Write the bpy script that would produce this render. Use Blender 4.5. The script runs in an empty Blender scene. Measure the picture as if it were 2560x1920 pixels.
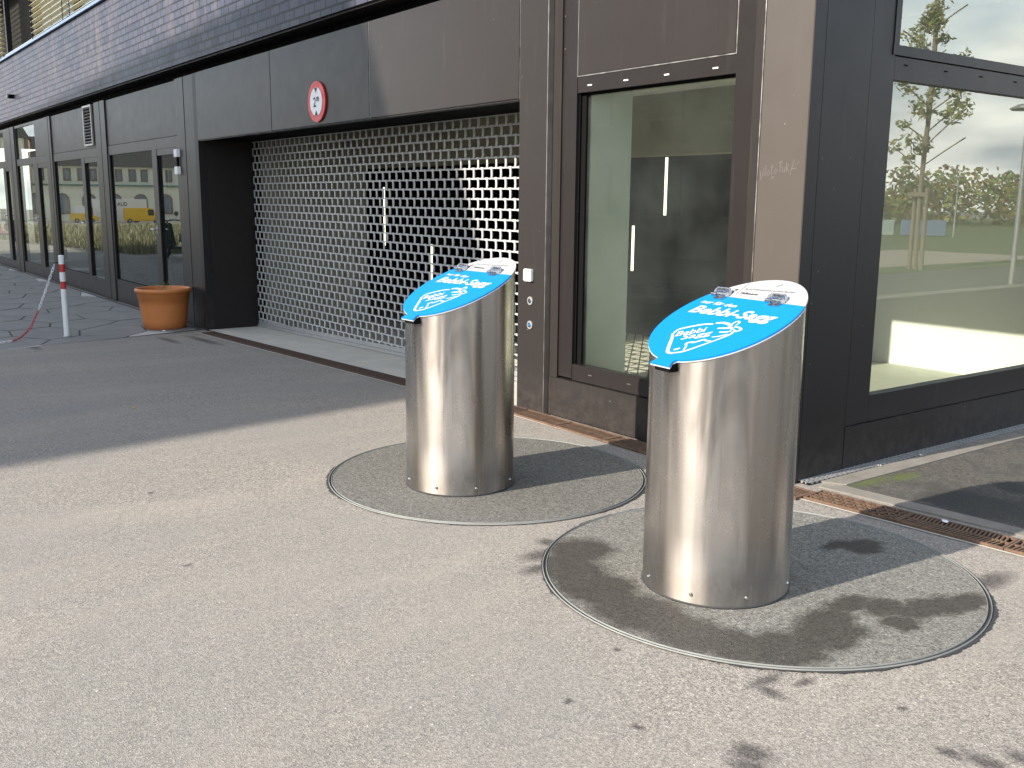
import bpy, bmesh, math, random
from mathutils import Vector, Matrix
random.seed(7)
S = bpy.context.scene
C = S.collection
R_ = math.radians

# ------------------------------------------------------------------ camera
cam_d = bpy.data.cameras.new('camera')
cam = bpy.data.objects.new('camera', cam_d); C.objects.link(cam)
rt = Vector((0.59117641, 0.80649793, 0.00845883)); up = Vector((-0.15348384, 0.10219771, 0.98285215)); fw = Vector((-0.79180374, 0.58233729, -0.18420127))
m = Matrix((rt, up, -fw)).transposed().to_4x4(); m.translation = (0, 0, 1.5)
cam.matrix_world = m
cam_d.sensor_width = 36; cam_d.lens = 34.38; cam_d.clip_start = 0.05; cam_d.clip_end = 2000
S.camera = cam

# ------------------------------------------------------------------ world, sun, exposure
SX, ST = 0.080, 0.51                       # light travels along (SX, 1, -ST)
SUN_DIR = Vector((SX, 1, -ST)).normalized()
W = bpy.data.worlds.new('World'); S.world = W; W.use_nodes = True
nt = W.node_tree; nt.nodes.clear()
out = nt.nodes.new('ShaderNodeOutputWorld'); bg = nt.nodes.new('ShaderNodeBackground')
sky = nt.nodes.new('ShaderNodeTexSky'); sky.sky_type = 'NISHITA'; sky.sun_disc = False
sky.sun_elevation = math.asin(-SUN_DIR.z)
sky.sun_rotation = math.atan2(-SUN_DIR.x, -SUN_DIR.y)
sky.air_density = 1.0; sky.dust_density = 0.6
tc = nt.nodes.new('ShaderNodeTexCoord'); mp = nt.nodes.new('ShaderNodeMapping'); mp.inputs['Scale'].default_value = (1.3, 1.3, 4.2)
mp.inputs['Location'].default_value = (3.1, 1.7, 0.4)
nz = nt.nodes.new('ShaderNodeTexNoise'); nz.inputs['Scale'].default_value = 1.5; nz.inputs['Detail'].default_value = 9; nz.inputs['Roughness'].default_value = .56
nz.inputs['Distortion'].default_value = .35
cr = nt.nodes.new('ShaderNodeValToRGB'); cr.color_ramp.elements[0].position = .45; cr.color_ramp.elements[1].position = .58
n2 = nt.nodes.new('ShaderNodeTexNoise'); n2.inputs['Scale'].default_value = 2.6; n2.inputs['Detail'].default_value = 8
c2 = nt.nodes.new('ShaderNodeValToRGB'); c2.color_ramp.elements[0].position = .42; c2.color_ramp.elements[0].color = (2.5, 3.0, 3.7, 1); c2.color_ramp.elements[1].position = .60; c2.color_ramp.elements[1].color = (10.8, 10.4, 9.7, 1)
mx = nt.nodes.new('ShaderNodeMixRGB')
L = nt.links.new
L(tc.outputs['Generated'], mp.inputs[0]); L(mp.outputs[0], nz.inputs['Vector']); L(mp.outputs[0], n2.inputs['Vector'])
L(nz.outputs['Fac'], cr.inputs[0]); L(n2.outputs['Fac'], c2.inputs[0])
sx_ = nt.nodes.new('ShaderNodeSeparateXYZ'); L(tc.outputs['Generated'], sx_.inputs[0])
hz = nt.nodes.new('ShaderNodeMapRange'); hz.inputs['From Min'].default_value = .30; hz.inputs['From Max'].default_value = .05; L(sx_.outputs[2], hz.inputs[0])   # the cloud deck closes towards the horizon
mxx = nt.nodes.new('ShaderNodeMath'); mxx.operation = 'MAXIMUM'; L(cr.outputs[0], mxx.inputs[0]); L(hz.outputs[0], mxx.inputs[1])
L(mxx.outputs[0], mx.inputs['Fac']); L(sky.outputs[0], mx.inputs['Color1']); L(c2.outputs[0], mx.inputs['Color2'])
L(mx.outputs[0], bg.inputs['Color']); bg.inputs['Strength'].default_value = 0.13
L(bg.outputs[0], out.inputs[0])

sd = bpy.data.lights.new('sun', 'SUN'); sun = bpy.data.objects.new('sun', sd); C.objects.link(sun)
sd.energy = 3.9; sd.angle = R_(0.55); sd.color = (1.0, .92, .82)
sun.rotation_euler = SUN_DIR.to_track_quat('-Z', 'Y').to_euler()
S.view_settings.view_transform = 'Standard'; S.view_settings.look = 'None'
S.view_settings.exposure = 1.35; S.view_settings.gamma = 1

# ------------------------------------------------------------------ materials
def NM(name):
    m = bpy.data.materials.new(name); m.use_nodes = True
    n = m.node_tree; b = n.nodes['Principled BSDF']
    return m, n, b
def N(n, typ, **kw):
    x = n.nodes.new(typ)
    for k, v in kw.items():
        if k in x.inputs: x.inputs[k].default_value = v
        else: setattr(x, k, v)
    return x
def coords(n, scale=(1, 1, 1)):
    t = N(n, 'ShaderNodeTexCoord'); mm = N(n, 'ShaderNodeMapping'); mm.inputs['Scale'].default_value = scale
    n.links.new(t.outputs['Object'], mm.inputs[0]); return mm.outputs[0]
def ramp(n, src, stops):
    r = N(n, 'ShaderNodeValToRGB'); e = r.color_ramp.elements
    while len(e) < len(stops): e.new(.5)
    for i, (p, c) in enumerate(stops):
        e[i].position = p; e[i].color = (c[0], c[1], c[2], 1) if hasattr(c, '__len__') else (c, c, c, 1)
    n.links.new(src, r.inputs[0]); return r.outputs[0]
def mix(n, f, a, b, mode='MIX'):
    x = N(n, 'ShaderNodeMixRGB', blend_type=mode)
    for s, v in (('Fac', f), ('Color1', a), ('Color2', b)):
        if isinstance(v, bpy.types.NodeSocket): n.links.new(v, x.inputs[s])
        elif s == 'Fac': x.inputs[s].default_value = v
        else: x.inputs[s].default_value = (*v, 1) if hasattr(v, '__len__') else (v, v, v, 1)
    return x.outputs[0]
def mth(n, op, a, b=None, clamp=False):
    x = N(n, 'ShaderNodeMath', operation=op); x.use_clamp = clamp
    for i, v in enumerate((a, b)):
        if v is None: continue
        if isinstance(v, bpy.types.NodeSocket): n.links.new(v, x.inputs[i])
        else: x.inputs[i].default_value = v
    return x.outputs[0]
def noise(n, vec, scale, detail=4, rough=.55, dist=0):
    x = N(n, 'ShaderNodeTexNoise', Scale=scale, Detail=detail, Roughness=rough, Distortion=dist)
    n.links.new(vec, x.inputs['Vector']); return x.outputs['Fac']
def bump(n, b, h, strength, dist=.01):
    x = N(n, 'ShaderNodeBump', Strength=strength, Distance=dist); n.links.new(h, x.inputs['Height']); n.links.new(x.outputs[0], b.inputs['Normal'])
def plain(name, col, rough=.5, metal=0, spec=.5, var=.12, vs=6, bmp=0, bs=200, rv=.12):
    m, n, b = NM(name)
    v = coords(n); f = noise(n, v, vs, 5)
    n.links.new(mix(n, f, tuple(c*(1-var) for c in col), tuple(min(1, c*(1+var)) for c in col)), b.inputs['Base Color'])
    f2 = noise(n, v, vs*2.3, 6)
    r = N(n, 'ShaderNodeMapRange'); r.inputs['To Min'].default_value = max(.02, rough-rv); r.inputs['To Max'].default_value = min(1, rough+rv)
    r.inputs['From Min'].default_value = .3; r.inputs['From Max'].default_value = .7
    n.links.new(f2, r.inputs[0]); n.links.new(r.outputs[0], b.inputs['Roughness'])
    b.inputs['Metallic'].default_value = metal; b.inputs['Specular IOR Level'].default_value = spec
    if bmp: bump(n, b, noise(n, v, bs, 3), bmp)
    return m
def blobs(n, vec, lst, edge=.22, nscale=9, namp=.10):
    """wet or oily stains of their own irregular outline: (x, y, rx, ry)"""
    t = N(n, 'ShaderNodeTexNoise', Scale=nscale, Detail=6, Roughness=.65); n.links.new(vec, t.inputs['Vector'])
    a = N(n, 'ShaderNodeVectorMath', operation='SUBTRACT'); n.links.new(t.outputs['Color'], a.inputs[0]); a.inputs[1].default_value = (.5, .5, .5)
    s = N(n, 'ShaderNodeVectorMath', operation='SCALE'); n.links.new(a.outputs[0], s.inputs[0]); s.inputs['Scale'].default_value = namp*2
    p = N(n, 'ShaderNodeVectorMath', operation='ADD'); n.links.new(vec, p.inputs[0]); n.links.new(s.outputs[0], p.inputs[1])
    res = None
    for (x, y, rx, ry) in lst:
        d = N(n, 'ShaderNodeVectorMath', operation='SUBTRACT'); n.links.new(p.outputs[0], d.inputs[0]); d.inputs[1].default_value = (x, y, 0)
        k = N(n, 'ShaderNodeVectorMath', operation='MULTIPLY'); n.links.new(d.outputs[0], k.inputs[0]); k.inputs[1].default_value = (1/rx, 1/ry, 0)
        l = N(n, 'ShaderNodeVectorMath', operation='LENGTH'); n.links.new(k.outputs[0], l.inputs[0])
        r = N(n, 'ShaderNodeMapRange'); r.inputs['From Min'].default_value = 1+edge; r.inputs['From Max'].default_value = 1-edge
        n.links.new(l.outputs['Value'], r.inputs[0])
        res = r.outputs[0] if res is None else mth(n, 'MAXIMUM', res, r.outputs[0])
    return res
def asphalt(name, c0, c1, grain=170, stains=None, stain_col=(.085, .075, .068), extra=None, bstr=.5, wet=False, contrast=.5, edge=.22, sc=(9, .10)):
    m, n, b = NM(name); v = coords(n)
    vo = N(n, 'ShaderNodeTexVoronoi', Scale=grain); n.links.new(v, vo.inputs['Vector'])
    bw = N(n, 'ShaderNodeSeparateColor'); n.links.new(vo.outputs['Color'], bw.inputs[0])
    cell = bw.outputs[0]
    base = mix(n, noise(n, v, 1.1, 7, .6), c0, c1)
    base = mix(n, ramp(n, noise(n, v, 7, 6, .7), [(.35, 0), (.7, 1)]), base, tuple(x*.93 for x in c0))
    g = ramp(n, cell, [(0, .34), (.18, .60), (.5, 1.0), (.86, 1.25), (.975, 1.45), (1, 2.1)])
    gg = mix(n, contrast, (1, 1, 1), g)
    col = mix(n, 1.0, base, gg, 'MULTIPLY')
    vo2 = N(n, 'ShaderNodeTexVoronoi', Scale=grain*.42); n.links.new(v, vo2.inputs['Vector'])
    s2 = N(n, 'ShaderNodeSeparateColor'); n.links.new(vo2.outputs['Color'], s2.inputs[0])
    col = mix(n, .55, col, mix(n, 1.0, col, ramp(n, s2.outputs[1], [(0, .62), (.5, 1), (1, 1.28)]), 'MULTIPLY'))
    if extra: col = extra(n, v, col)
    if stains:
        st = blobs(n, v, stains, edge, sc[0], sc[1])
        st2 = mth(n, 'MULTIPLY', st, .93)
        col = mix(n, st2, col, mix(n, 1.0, stain_col, gg, 'MULTIPLY'))
        rr = N(n, 'ShaderNodeMapRange'); rr.inputs['To Min'].default_value = .88; rr.inputs['To Max'].default_value = .62 if wet else .7
        n.links.new(st, rr.inputs[0]); n.links.new(rr.outputs[0], b.inputs['Roughness'])
    else: b.inputs['Roughness'].default_value = .88
    n.links.new(col, b.inputs['Base Color']); b.inputs['Specular IOR Level'].default_value = .3
    bump(n, b, vo.outputs['Distance'], bstr, .003)
    return m
M = {}
def forecourt_extra(n, v, col):
    # brownish walked-off dirt near the kerb of the building, dark rim against the lid rings and faint wear tracks
    f = ramp(n, noise(n, v, .55, 5, .6, .6), [(.38, 0), (.62, 1)])
    col = mix(n, mth(n, 'MULTIPLY', f, .5), col, (.215, .205, .185))
    f = ramp(n, noise(n, coords(n, (1.6, .5, 1)), .8, 7, .7, .4), [(.48, 0), (.72, 1)])
    col = mix(n, mth(n, 'MULTIPLY', f, .35), col, (.36, .31, .255))
    vo = N(n, 'ShaderNodeTexVoronoi', Scale=1.15); n.links.new(v, vo.inputs['Vector'])   # trodden chewing gum and oil drops
    d = ramp(n, vo.outputs['Distance'], [(.020, 1), (.028, 0)])
    sc = N(n, 'ShaderNodeSeparateColor'); n.links.new(vo.outputs['Color'], sc.inputs[0])
    k = ramp(n, sc.outputs[2], [(.5, 0), (.55, 1)])
    col = mix(n, mth(n, 'MULTIPLY', mth(n, 'MULTIPLY', d, k), .75), col, (.07, .065, .06))
    sp = N(n, 'ShaderNodeSeparateXYZ'); n.links.new(v, sp.inputs[0])
    fk = N(n, 'ShaderNodeTexVoronoi', Scale=17); n.links.new(v, fk.inputs['Vector'])      # scattered pale grit
    fs = N(n, 'ShaderNodeSeparateColor'); n.links.new(fk.outputs['Color'], fs.inputs[0])
    col = mix(n, mth(n, 'MULTIPLY', ramp(n, fk.outputs['Distance'], [(.05, 1), (.075, 0)]), ramp(n, fs.outputs[0], [(.80, 0), (.82, .8)])), col, (.55, .53, .48))
    col = mix(n, mth(n, 'MULTIPLY', ramp(n, fk.outputs['Distance'], [(.06, 1), (.10, 0)]), ramp(n, fs.outputs[1], [(.86, 0), (.88, .7)])), col, (.09, .08, .07))
    hc = ramp(n, noise(n, coords(n, (1, 1, 1)), .9, 8, .7, 1.2), [(.492, 0), (.4985, 1), (.5015, 1), (.508, 0)])      # hairline cracks
    hm = ramp(n, noise(n, v, .7, 2), [(.52, 0), (.60, 1)])
    col = mix(n, mth(n, 'MULTIPLY', mth(n, 'MULTIPLY', hc, hm), .28), col, (.12, .105, .09))
    return col
M['forecourt'] = asphalt('forecourt_asphalt', (.274, .246, .212), (.232, .216, .189), 230, contrast=.95,
    stains=[(-1.60, 2.01, .055, .045), (-1.55, 1.95, .06, .04), (-1.19, 2.50, .07, .03), (-1.15, 2.60, .04, .03), (-1.28, 2.46, .035, .02), (-1.85, 2.38, .022, .07), (-1.79, 2.33, .05, .025), (-1.77, 2.47, .02, .04), (-3.15, 2.48, .05, .09), (-3.03, 2.36, .04, .07), (-3.26, 2.60, .05, .04), (-1.87, 3.80, .05, .13), (-1.494, 2.577, .014, .014), (-1.882, 1.849, .015, .013), (-2.112, 1.778, .014, .012), (-2.288, 2.137, .013, .012), (-5.02, 1.38, .02, .015), (-3.9, 1.2, .015, .012),
            (-11.6, 3.5, .35, .05), (-11.9, 2.1, .25, .05), (-11.3, 3.82, .5, .06)], extra=forecourt_extra, edge=.55, sc=(26, .03))
M['lid_dry'] = asphalt('lid_plate_asphalt', (.152, .146, .128), (.125, .120, .106), 185, contrast=.8, bstr=.8)
M['lid_wet'] = asphalt('lid_plate_stained_asphalt', (.190, .183, .160), (.152, .147, .128), 185, contrast=.8, bstr=.8,
    stains=[(-3.08, 2.64, 0.146, 0.159), (-2.93, 2.47, 0.195, 0.146), (-2.72, 2.42, 0.220, 0.159), (-2.45, 2.40, 0.244, 0.159), (-2.23, 2.42, 0.195, 0.146), (-2.06, 2.48, 0.171, 0.122), (-1.95, 2.60, 0.146, 0.146), (-1.93, 2.80, 0.110, 0.171), (-2.01, 2.90, 0.085, 0.146), (-2.05, 3.10, 0.061, 0.122), (-1.95, 3.18, 0.073, 0.098), (-1.86, 3.32, 0.073, 0.183), (-1.80, 3.46, 0.061, 0.146), (-2.40, 3.70, 0.073, 0.110), (-2.48, 3.62, 0.049, 0.085), (-1.84, 3.10, 0.061, 0.073)], stain_col=(.050, .045, .037), wet=True, edge=.25, sc=(11, .07))
def side_extra(n, v, col):
    col = mix(n, ramp(n, noise(n, v, 2.6, 8, .72, .8), [(.50, 0), (.60, .75)]), col, (.050, .046, .042))
    g = blobs(n, v, [(-3.02, 4.66, .07, .17), (-2.95, 4.9, .05, .12)], .5, 14, .05)
    return mix(n, mth(n, 'MULTIPLY', g, ramp(n, noise(n, v, 60, 5, .7), [(.35, .15), (.6, .95)])), col, (.085, .11, .02))
M['side'] = asphalt('side_yard_asphalt', (.078, .072, .062), (.112, .102, .086), 150, contrast=.6, wet=True, extra=side_extra,
    stains=[(-2.45, 4.72, .24, .2), (-2.1, 4.9, .14, .3), (-2.2, 5.6, .3, .10), (-2.5, 6.4, .2, .3), (-1.4, 5.5, .5, .6), (-2.5, 5.2, .12, .08)], stain_col=(.04, .038, .035))
M['road'] = asphalt('road_asphalt', (.10, .10, .095), (.13, .13, .12), 40)
M['yard'] = asphalt('yard_asphalt', (.22, .21, .19), (.25, .24, .21), 60)
M['path'] = plain('gravel_path', (.34, .28, .22), .95, vs=3, bmp=.2)
M['concrete'] = plain('pale_concrete', (.46, .43, .37), .85, var=.22, vs=5, bmp=.25)
M['concrete_dull'] = plain('weathered_concrete', (.19, .172, .145), .9, var=.4, vs=7, bmp=.4)
M['tile'] = plain('grey_paving_slab', (.185, .182, .17), .8, var=.22, vs=2.2, bmp=.25)
M['tile_light'] = plain('pale_paving_piece', (.40, .39, .36), .8, var=.15, vs=2.2, bmp=.2)
M['joint'] = plain('joint_sand', (.05, .048, .045), .95)
def cladding(name, col, rough, spec=.5, coat=.0):
    m, n, b = NM(name); v = coords(n)
    c = mix(n, noise(n, v, 1.3, 6), tuple(x*.95 for x in col), tuple(x*1.05 for x in col))
    streak = noise(n, coords(n, (9, 9, .7)), 2.2, 6, .6)          # rain streaks and dust
    c = mix(n, ramp(n, streak, [(.58, 0), (.85, .12)]), c, (.12, .11, .10))
    sp = N(n, 'ShaderNodeSeparateXYZ'); n.links.new(v, sp.inputs[0])
    low = N(n, 'ShaderNodeMapRange'); low.inputs['From Min'].default_value = .35; low.inputs['From Max'].default_value = -.1; n.links.new(sp.outputs[2], low.inputs[0])
    dn = ramp(n, noise(n, v, 14, 7, .7), [(.42, 0), (.7, 1)])
    c = mix(n, mth(n, 'MULTIPLY', mth(n, 'MULTIPLY', low.outputs[0], dn), .22), c, (.17, .15, .13))
    fl = N(n, 'ShaderNodeTexVoronoi', Scale=7); n.links.new(v, fl.inputs['Vector'])
    c = mix(n, ramp(n, fl.outputs['Distance'], [(.018, .6), (.03, 0)]), c, (.35, .33, .30))
    n.links.new(c, b.inputs['Base Color'])
    n.links.new(ramp(n, noise(n, v, 5, 6), [(.3, rough-.02), (.7, rough+.03)]), b.inputs['Roughness'])
    b.inputs['Specular IOR Level'].default_value = spec; b.inputs['Metallic'].default_value = coat
    bump(n, b, noise(n, v, 260, 2), .06, .002)
    return m
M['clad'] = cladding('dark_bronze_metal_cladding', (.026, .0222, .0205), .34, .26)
M['clad_pale'] = cladding('pale_bronze_metal_cladding', (.064, .0535, .045), .42, .5)
M['clad_frame'] = cladding('window_frame_metal', (.0175, .0145, .0138), .33, .32)
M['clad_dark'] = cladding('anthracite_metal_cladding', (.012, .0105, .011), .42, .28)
M['jamb'] = plain('dark_jamb_sheet', (.016, .0135, .013), .5, spec=.25)
M['gap'] = plain('black_gap', (.006, .006, .006), .8, spec=.05)
M['edge'] = plain('bare_aluminium_edge', (.45, .43, .41), .4, 1)
# glazed brick
m, n, b = NM('glazed_brick'); M['brick'] = m
t = N(n, 'ShaderNodeTexCoord'); sp = N(n, 'ShaderNodeSeparateXYZ'); n.links.new(t.outputs['Object'], sp.inputs[0])
cb = N(n, 'ShaderNodeCombineXYZ'); n.links.new(sp.outputs[0], cb.inputs[0]); n.links.new(sp.outputs[2], cb.inputs[1])
bt = N(n, 'ShaderNodeTexBrick', Scale=1.0); bt.inputs['Brick Width'].default_value = .225; bt.inputs['Row Height'].default_value = .0935
bt.inputs['Mortar Size'].default_value = .010; bt.inputs['Mortar Smooth'].default_value = .15; bt.inputs['Bias'].default_value = 0
bt.inputs['Color1'].default_value = (.034, .036, .056, 1); bt.inputs['Color2'].default_value = (.066, .063, .082, 1); bt.inputs['Mortar'].default_value = (.008, .008, .010, 1)
n.links.new(cb.outputs[0], bt.inputs['Vector'])
st = noise(n, coords(n, (1.5, 1, .18)), 1.5, 5, .6, .2)            # reflected light painted into the brick colour as pale vertical bands
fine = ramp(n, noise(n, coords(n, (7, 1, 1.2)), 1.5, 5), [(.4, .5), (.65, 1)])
refl_band = mth(n, 'MULTIPLY', ramp(n, st, [(.50, 0), (.68, 1)]), fine)
c = mix(n, mth(n, 'MULTIPLY', refl_band, .5), bt.outputs['Color'], (.20, .185, .19))
n.links.new(c, b.inputs['Base Color']); b.inputs['Specular IOR Level'].default_value = .12
n.links.new(mix(n, refl_band, .36, .6), b.inputs['Roughness'])
inv = mth(n, 'SUBTRACT', 1, bt.outputs['Fac']); hb = mth(n, 'ADD', inv, mth(n, 'MULTIPLY', noise(n, cb.outputs[0], 22, 2), .25))
bump(n, b, hb, .9, .006)
# stainless steel of the bins
def steel(name, col, r0, r1, seed=0, streaky=True):
    m, n, b = NM(name)
    t = N(n, 'ShaderNodeTexCoord'); mm = N(n, 'ShaderNodeMapping'); mm.inputs['Scale'].default_value = (26, 26, .55); mm.inputs['Location'].default_value = (seed, seed*2, seed)
    n.links.new(t.outputs['Object'], mm.inputs[0])
    f = noise(n, mm.outputs[0], 1.0, 7, .62)
    v = coords(n)
    big = noise(n, v, 3.5+seed*.1, 5, .6, .5)
    sp = N(n, 'ShaderNodeSeparateXYZ'); n.links.new(v, sp.inputs[0])
    dirt = N(n, 'ShaderNodeMapRange'); dirt.inputs['From Min'].default_value = .27; dirt.inputs['From Max'].default_value = .10; n.links.new(sp.outputs[2], dirt.inputs[0])
    dirt = mth(n, 'MULTIPLY', dirt.outputs[0], ramp(n, noise(n, coords(n, (8, 8, 3)), 1.4, 7, .7), [(.3, .35), (.62, .95)]))
    c = mix(n, f, tuple(x*.90 for x in col), tuple(min(1, x*1.06) for x in col))
    c = mix(n, ramp(n, big, [(.42, 0), (.75, .40)]), c, (.30, .27, .24))
    c = mix(n, dirt, c, (.24, .215, .185))
    bd = noise(n, coords(n, (5.5, 5.5, .5)), 1.0, 4, .6, .6); c = mix(n, ramp(n, bd, [(.50, 0), (.64, .72)]), c, (.19, .17, .15))
    # light scratches and splashes
    w = noise(n, coords(n, (60, 60, 5)), 1.6, 4, .8); c = mix(n, ramp(n, w, [(.68, 0), (.76, .5)]), c, (.88, .87, .85))
    sc_ = noise(n, coords(n, (14, 14, 40)), 1.0, 6, .75, 1.5); c = mix(n, ramp(n, sc_, [(.66, 0), (.70, .5)]), c, (.80, .78, .75))
    dr = noise(n, coords(n, (38, 38, 1.1)), 1.0, 3, .5); c = mix(n, ramp(n, dr, [(.64, 0), (.70, .45)]), c, (.30, .27, .24))      # dried drip marks
    sv = N(n, 'ShaderNodeTexVoronoi', Scale=34); n.links.new(v, sv.inputs['Vector'])
    c = mix(n, ramp(n, sv.outputs['Distance'], [(.03, .35), (.05, 0)]), c, (.7, .68, .64))
    n.links.new(c, b.inputs['Base Color']); b.inputs['Metallic'].default_value = 1
    r = mix(n, mth(n, 'ADD', mth(n, 'MULTIPLY', f, .2), mth(n, 'MULTIPLY', big, .8)), r0, r1)
    r = mix(n, dirt, r, .55)
    n.links.new(r, b.inputs['Roughness'])
    b.inputs['Anisotropic'].default_value = .7; b.inputs['Anisotropic Rotation'].default_value = .25
    h = mth(n, 'ADD', mth(n, 'MULTIPLY', noise(n, coords(n, (6, 6, .35)), 1, 2, .5, .4), 1.6), mth(n, 'MULTIPLY', f, .03))
    bump(n, b, h, .6, .012)
    return m
M['steel'] = steel('brushed_stainless_steel', (.58, .54, .50), .20, .36)
M['steel_s'] = plain('polished_steel', (.55, .55, .55), .2, 1, vs=30)
M['alu'] = plain('shutter_aluminium', (.50, .50, .49), .45, .25, vs=9)
M['alu_bar'] = plain('shutter_bottom_bar', (.5, .5, .49), .45, .6, vs=5)
M['sill'] = plain('pale_blue_sill_metal', (.17, .24, .38), .35, .2)
M['blue'] = plain('lid_blue_enamel', (.0, .185, .50), .45, 0, .35, var=.04, vs=5, rv=.04)
M['white'] = plain('lid_white_enamel', (.37, .37, .365), .45, var=.08, vs=12)
M['ink_w'] = plain('white_print', (.50, .505, .51), .45, var=.03)
M['ink_k'] = plain('black_print', (.03, .03, .035), .5)
M['ring'] = plain('galvanised_ring', (.20, .205, .19), .7, .15, var=.25, vs=9)
M['rubber'] = plain('black_rubber', (.03, .03, .03), .8, var=.3)
M['terra'] = plain('terracotta_plastic', (.50, .17, .045), .5, var=.07, vs=9)
M['soil'] = plain('potting_soil', (.06, .04, .025), .95, bmp=.6, bs=60)
M['leafg'] = plain('weed_green', (.12, .17, .04), .6)
M['w_paint'] = plain('white_paint', (.72, .72, .70), .45, var=.06)
M['r_paint'] = plain('red_paint', (.45, .03, .03), .45)
M['sign_red'] = plain('sign_red', (.60, .02, .025), .35, var=.03)
M['sign_white'] = plain('sign_white', (.78, .78, .77), .4, var=.03)
M['rust'] = plain('rusty_iron', (.130, .077, .046), .85, .1, var=.6, vs=22, bmp=.5, bs=90)
M['rust_dark'] = plain('dark_rusty_iron', (.085, .05, .036), .85, .2, var=.4, vs=18, bmp=.5, bs=90)
M['galv'] = plain('galvanised_slot_grate', (.34, .34, .33), .5, .5, var=.2, vs=14)
M['in_wall'] = plain('interior_plaster', (.78, .78, .72), .85, var=.05, vs=2)
M['in_pale'] = plain('interior_frosted_panel', (.80, .88, .82), .7, var=.06, vs=2)
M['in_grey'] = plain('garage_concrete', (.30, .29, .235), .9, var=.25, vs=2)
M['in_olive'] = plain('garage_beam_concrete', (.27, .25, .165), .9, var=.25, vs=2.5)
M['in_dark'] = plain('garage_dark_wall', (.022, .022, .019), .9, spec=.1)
M['in_floor'] = plain('interior_screed', (.50, .50, .42), .6, var=.1, vs=2)
M['blind'] = plain('beige_blind_slat', (.62, .56, .36), .45, var=.15, vs=8)
M['plast_w'] = plain('white_plastic', (.75, .75, .73), .4, var=.04)
m, n, b = NM('lamp_tube_glow'); M['tube'] = m
b.inputs['Base Color'].default_value = (.8, .8, .7, 1); b.inputs['Emission Color'].default_value = (1, .97, .72, 1); b.inputs['Emission Strength'].default_value = 1.1
# floor grid mat
m, n, b = NM('entrance_grid_mat'); M['mat'] = m
v = N(n, 'ShaderNodeMapping'); v.inputs['Rotation'].default_value = (0, 0, R_(45)); tt = N(n, 'ShaderNodeTexCoord'); n.links.new(tt.outputs['Object'], v.inputs[0])
bb = N(n, 'ShaderNodeTexBrick', Scale=1.0); bb.offset = 0; bb.inputs['Brick Width'].default_value = .085; bb.inputs['Row Height'].default_value = .085; bb.inputs['Mortar Size'].default_value = .006
bb.inputs['Color1'].default_value = (.62, .60, .46, 1); bb.inputs['Color2'].default_value = (.55, .54, .42, 1); bb.inputs['Mortar'].default_value = (.05, .05, .045, 1)
n.links.new(v.outputs[0], bb.inputs['Vector']); n.links.new(bb.outputs['Color'], b.inputs['Base Color'])
def glass(name, ior, tint, dirt=.04, warp=.0):
    m, n, b = NM(name); n.nodes.remove(b); o = n.nodes['Material Output']
    fr = N(n, 'ShaderNodeFresnel', IOR=ior); gl = N(n, 'ShaderNodeBsdfGlossy', Roughness=.0); tr = N(n, 'ShaderNodeBsdfTransparent'); df = N(n, 'ShaderNodeBsdfDiffuse')
    gl.inputs['Color'].default_value = (.93, .97, .94, 1); tr.inputs['Color'].default_value = (*tint, 1); df.inputs['Color'].default_value = (.30, .33, .30, 1)
    v = coords(n)
    if warp:
        bp = N(n, 'ShaderNodeBump', Strength=warp, Distance=.02); n.links.new(noise(n, v, .9, 1), bp.inputs['Height']); n.links.new(bp.outputs[0], gl.inputs['Normal'])
    a = N(n, 'ShaderNodeMixShader'); n.links.new(fr.outputs[0], a.inputs[0]); n.links.new(tr.outputs[0], a.inputs[1]); n.links.new(gl.outputs[0], a.inputs[2])
    d = N(n, 'ShaderNodeMixShader'); n.links.new(ramp(n, noise(n, v, 2.5, 6), [(.35, dirt*.5), (.75, dirt*1.6)]), d.inputs[0]); n.links.new(a.outputs[0], d.inputs[1]); n.links.new(df.outputs[0], d.inputs[2])
    n.links.new(d.outputs[0], o.inputs[0]); return m
M['glass'] = glass('coated_double_glazing', 3.4, (.62, .70, .64), .03, .012)
M['glass_side'] = glass('side_window_double_glazing', 2.7, (.80, .85, .78), .03, .010)
M['glass_door'] = glass('entrance_double_glazing', 1.45, (.88, .93, .88), .05)

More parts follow.
